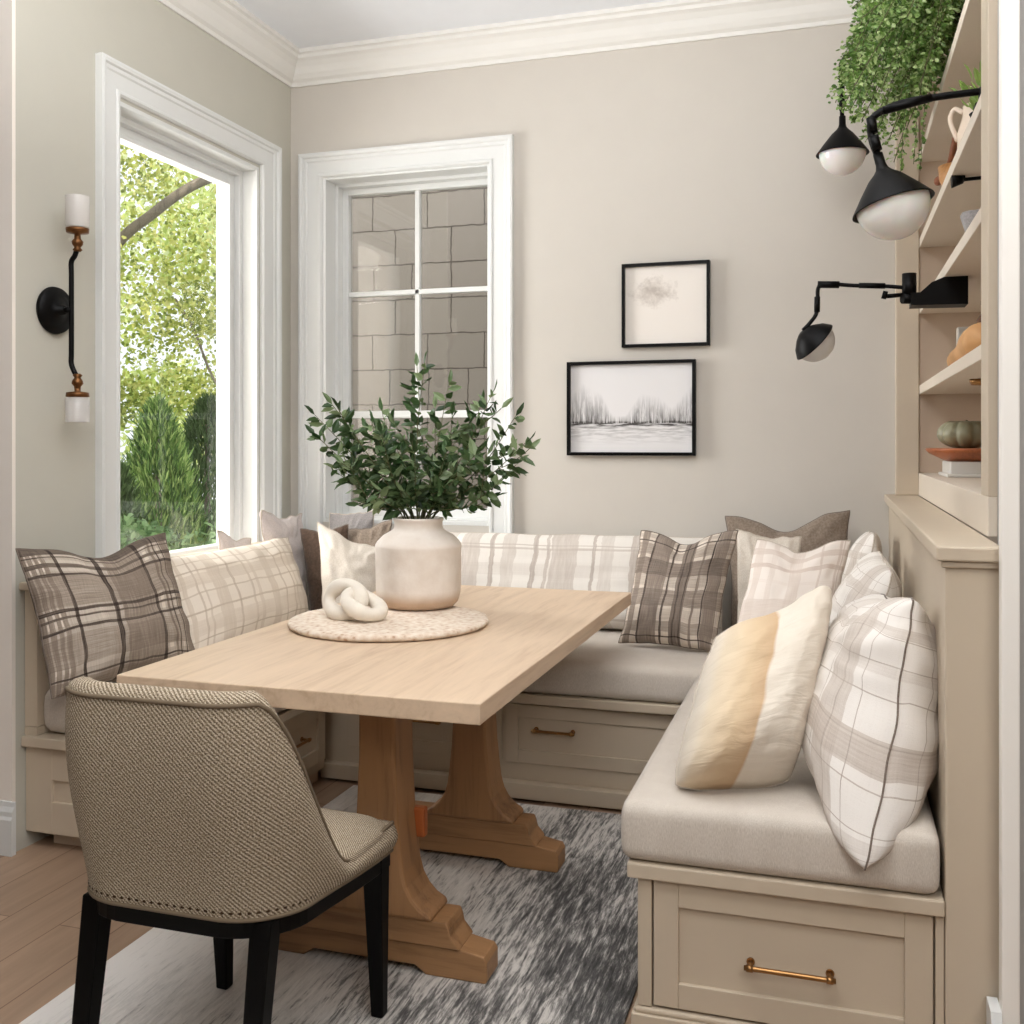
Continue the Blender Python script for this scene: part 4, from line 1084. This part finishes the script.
# ------------------------------------------------------------------ outdoors
struct('ground', box(-22, -2.95, 2.9, 26, -.5, -.3, 0), paint('lawn', '#7C9A5A', .9, .2, .1, 3))
def BRICK():
    t = NT('grey stone blocks'); co = t.coord(rot=(PI/2, 0, 0))
    br = t.node('ShaderNodeTexBrick'); br.inputs['Scale'].default_value = 1; br.offset = .42; br.squash = .7; br.squash_frequency = 3
    br.inputs['Brick Width'].default_value = .40; br.inputs['Row Height'].default_value = .235; br.inputs['Mortar Size'].default_value = .0045
    br.inputs['Color1'].default_value = srgb('#88847E'); br.inputs['Color2'].default_value = srgb('#8E8A84'); br.inputs['Mortar'].default_value = srgb('#4E4944')
    mp = t.node('ShaderNodeVectorMath', operation='ADD'); nz = t.node('ShaderNodeTexNoise'); nz.inputs['Scale'].default_value = 14
    t.link(co, nz.inputs['Vector']); sc_ = t.node('ShaderNodeVectorMath', operation='SCALE'); sc_.inputs['Scale'].default_value = .022
    t.link(nz.outputs['Color'], sc_.inputs[0]); t.link(co, mp.inputs[0]); t.link(sc_.outputs[0], mp.inputs[1]); t.link(mp.outputs[0], br.inputs['Vector'])
    t.col(br.outputs['Color']); t.rough(.9); return t.m
nbm_ = box(-4.0, .8, 6.35, 6.6, -.3, 5.2, 0)
obj('neighbour_wall', nbm_, BRICK(), loc=(-2, 6.45, -.3), label='grey stone block wall of the neighbouring house outside the back window', cat='wall')

def leaf_cloud(n, cen, rad, L, W, shell=.0, flat=1, hang=-.2):
    lv, lf = [], []
    for k in range(n):
        d = rv(); 
        while d.length > 1 or d.length < shell: d = rv()
        p = V(cen)+V((d.x*rad[0], d.y*rad[1], d.z*rad[2]))
        leaf_quad(lv, lf, p, rv()+V((0, 0, hang)), rv(), random.uniform(.6, 1.2)*L, random.uniform(.7, 1.2)*W)
    return lv, lf
def clumps(n, cs, L, W, hang=-.2):
    lv, lf = [], []
    per = n//len(cs)
    for c, r in cs:
        a, f = leaf_cloud(per, c, (r, r, r*.75), L, W, 0, 1, hang); b = len(lv); lv += a; lf += [tuple(i+b for i in q) for q in f]
    return lv, lf
random.seed(31)
def tree(label, base, branches, cs, n, L, W, mat, name='leafy_tree'):
    t = thing(name, label, 'tree', base, 'trees outside the window')
    bm = nb()
    for pts, r0, r1 in branches:
        P = catmull(pts, 6); tube(bm, P, [r0+(r1-r0)*i/(len(P)-1) for i in range(len(P))], 9)
    obj('trunk', bm, BARK, t)
    lv, lf = clumps(n, cs, L, W); mesh_obj('crown', lv, lf, mat, t); return t
# the big sunlit tree: window line of sight runs towards (-.58,.81)
cs = []
for k in range(46):
    s = random.uniform(8.5, 12.5); off = random.uniform(-2.2, 1.6)
    d = V((-.590, .807, 0)); r = V((.807, .590, 0)); p = d*s+r*off; cs.append((V((p.x, p.y, random.uniform(1.7, 5.2))), random.uniform(.35, .75)))
tree('tall sunlit yellow-green tree with a bare arching limb outside the left window', (-5.0, 9.6, -.3),
    [([(-5.0, 9.6, -.3), (-5.1, 9.6, 1.2), (-5.3, 9.5, 2.4), (-5.5, 9.5, 4.2), (-5.3, 9.5, 5.6)], .14, .04),
     ([(-6.1, 7.0, 2.0), (-5.75, 7.15, 2.9), (-5.45, 7.3, 3.25), (-5.1, 7.5, 3.55), (-4.6, 7.8, 3.75)], .045, .04),
     ([(-6.1, 7.0, 2.0), (-6.2, 7.6, 1.2), (-6.2, 8.2, .4), (-6.2, 8.3, -.3)], .06, .09),
     ([(-5.3, 7.4, 2.55), (-5.15, 7.45, 2.3), (-5.0, 7.5, 1.9), (-4.8, 7.6, 1.55)], .014, .008)],
    cs, 26000, .056, .038, TREEL)
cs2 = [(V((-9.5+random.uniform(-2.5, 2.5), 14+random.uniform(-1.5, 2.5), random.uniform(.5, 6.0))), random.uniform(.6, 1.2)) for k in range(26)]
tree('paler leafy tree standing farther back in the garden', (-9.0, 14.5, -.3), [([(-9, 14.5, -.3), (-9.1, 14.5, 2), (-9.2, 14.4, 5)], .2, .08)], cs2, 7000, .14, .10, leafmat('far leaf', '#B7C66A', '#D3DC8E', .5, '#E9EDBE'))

def conifer(label, x, y, h, r, n, mat):
    t = thing('conifer', label, 'conifer', (x, y, -.3), 'conifers below the tree')
    bm = nb(); tube(bm, [(x, y, -.3), (x, y, h*.9)], [.05, .015], 8); obj('trunk', bm, BARK, t)
    lv, lf = [], []
    for k in range(n):
        z = random.random()**1.1; rr = r*(1-z**2.2)**.8*(.55+.45*random.random())*(1+.25*noise.noise(V((x*3, z*9, k*.001))))
        a = random.uniform(0, 2*PI); p = V((x+rr*math.cos(a), y+rr*math.sin(a), -.3+z*(h+.3)))
        leaf_quad(lv, lf, p, V((math.cos(a)*.35, math.sin(a)*.35, 1))+rv(.4), rv(), random.uniform(.05, .15), .016)
    mesh_obj('foliage', lv, lf, mat, t)
conifer('bright green upright conifer in the middle of the left window', -4.80, 6.5, 1.58, .40, 9000, CONL)
conifer('greyer conifer at the right side of the left window', -5.15, 7.65, 1.66, .50, 7000, COND)
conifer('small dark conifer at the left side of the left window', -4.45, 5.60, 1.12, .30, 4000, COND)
sh_ = thing('garden_shrub', 'low grey-green rounded shrub just outside the left window', 'shrub', (-3.62, 4.95, -.3))
cs3 = [(V((-3.62+random.uniform(-.4, .4), 4.95+random.uniform(-.25, .25), random.uniform(.1, .80))), random.uniform(.15, .25)) for k in range(16)]
lv, lf = clumps(4500, cs3, .06, .035); mesh_obj('foliage', lv, lf, SHRB, sh_)
bm = nb()
for k in range(5): tube(bm, [(-3.62, 4.95, -.3), (-3.62+.09*(k-2), 4.95+.05*(k % 3-1), .55)], .012, 6)
obj('stems', bm, BARK, sh_)

# ------------------------------------------------------------------ light
def area(name, loc, target, size, power, col=(1, 1, 1), sy=None):
    l = bpy.data.lights.new(name, 'AREA'); l.energy = power; l.color = col; l.size = size
    if sy: l.shape = 'RECTANGLE'; l.size_y = sy
    o = bpy.data.objects.new(name, l); C.objects.link(o); o.location = loc
    o.rotation_euler = (V(target)-V(loc)).to_track_quat('-Z', 'Y').to_euler(); return o
area('window_skylight', (-4.3, 3.6, 3.9), (-1.2, 3.6, .9), 2.2, 330, (.98, .99, 1), 1.6)
area('window_daylight', (-3.55, 3.42, 1.9), (0, 3.3, 1.35), 1.0, 98, (1, .995, .985), 1.7)
area('room_fill', (-1.0, -1.7, 2.9), (-.3, 3.4, 1.2), 2.0, 20, (1, .985, .97), 1.4)  # unseen frontal fill added behind the camera
area('ceiling_fill', (-.7, 1.75, 2.45), (-.7, 1.9, 3.3), 2.0, 78, (1, .99, .98), 1.2)  # unseen fill added to brighten the ceiling and bounce down
area('overhead_fill', (-.7, 1.0, 3.2), (-.9, 2.3, 0), 1.8, 52, (1, .985, .96), 1.2)  # unseen fill added overhead for the camera-facing surfaces
area('bench_fill', (.95, -.5, 2.7), (-.05, 2.3, .55), 1.1, 34, (1, .98, .95), .9)  # unseen fill added to lift the right bench front and post
s = bpy.data.lights.new('sun', 'SUN'); s.energy = 5.2; s.angle = .02; s.color = (1, .95, .85)
so = bpy.data.objects.new('sun', s); C.objects.link(so); so.rotation_euler = V((-.62, .30, -.72)).to_track_quat('-Z', 'Y').to_euler()

w = bpy.data.worlds.new('sky'); bpy.context.scene.world = w; w.use_nodes = True
bg = w.node_tree.nodes['Background']; bg.inputs[0].default_value = (.93, .97, 1, 1); bg.inputs[1].default_value = 1.35

# ------------------------------------------------------------------ camera
cam = bpy.data.cameras.new('camera'); co = bpy.data.objects.new('camera', cam); C.objects.link(co)
cam.sensor_width = 36; cam.lens = 1025.09/1024*36; cam.shift_y = -(512-443.44)/1024
co.location = (0, 0, 1.33); co.rotation_euler = (PI/2, 0, math.radians(17.387)); cam.clip_start = .05
bpy.context.scene.camera = co
vs = bpy.context.scene.view_settings
vs.view_transform = 'Standard'; vs.look = 'None'; vs.exposure = -.09; vs.gamma = 1
bpy.context.scene.cycles.max_bounces = 10
bpy.context.scene.cycles.transparent_max_bounces = 16
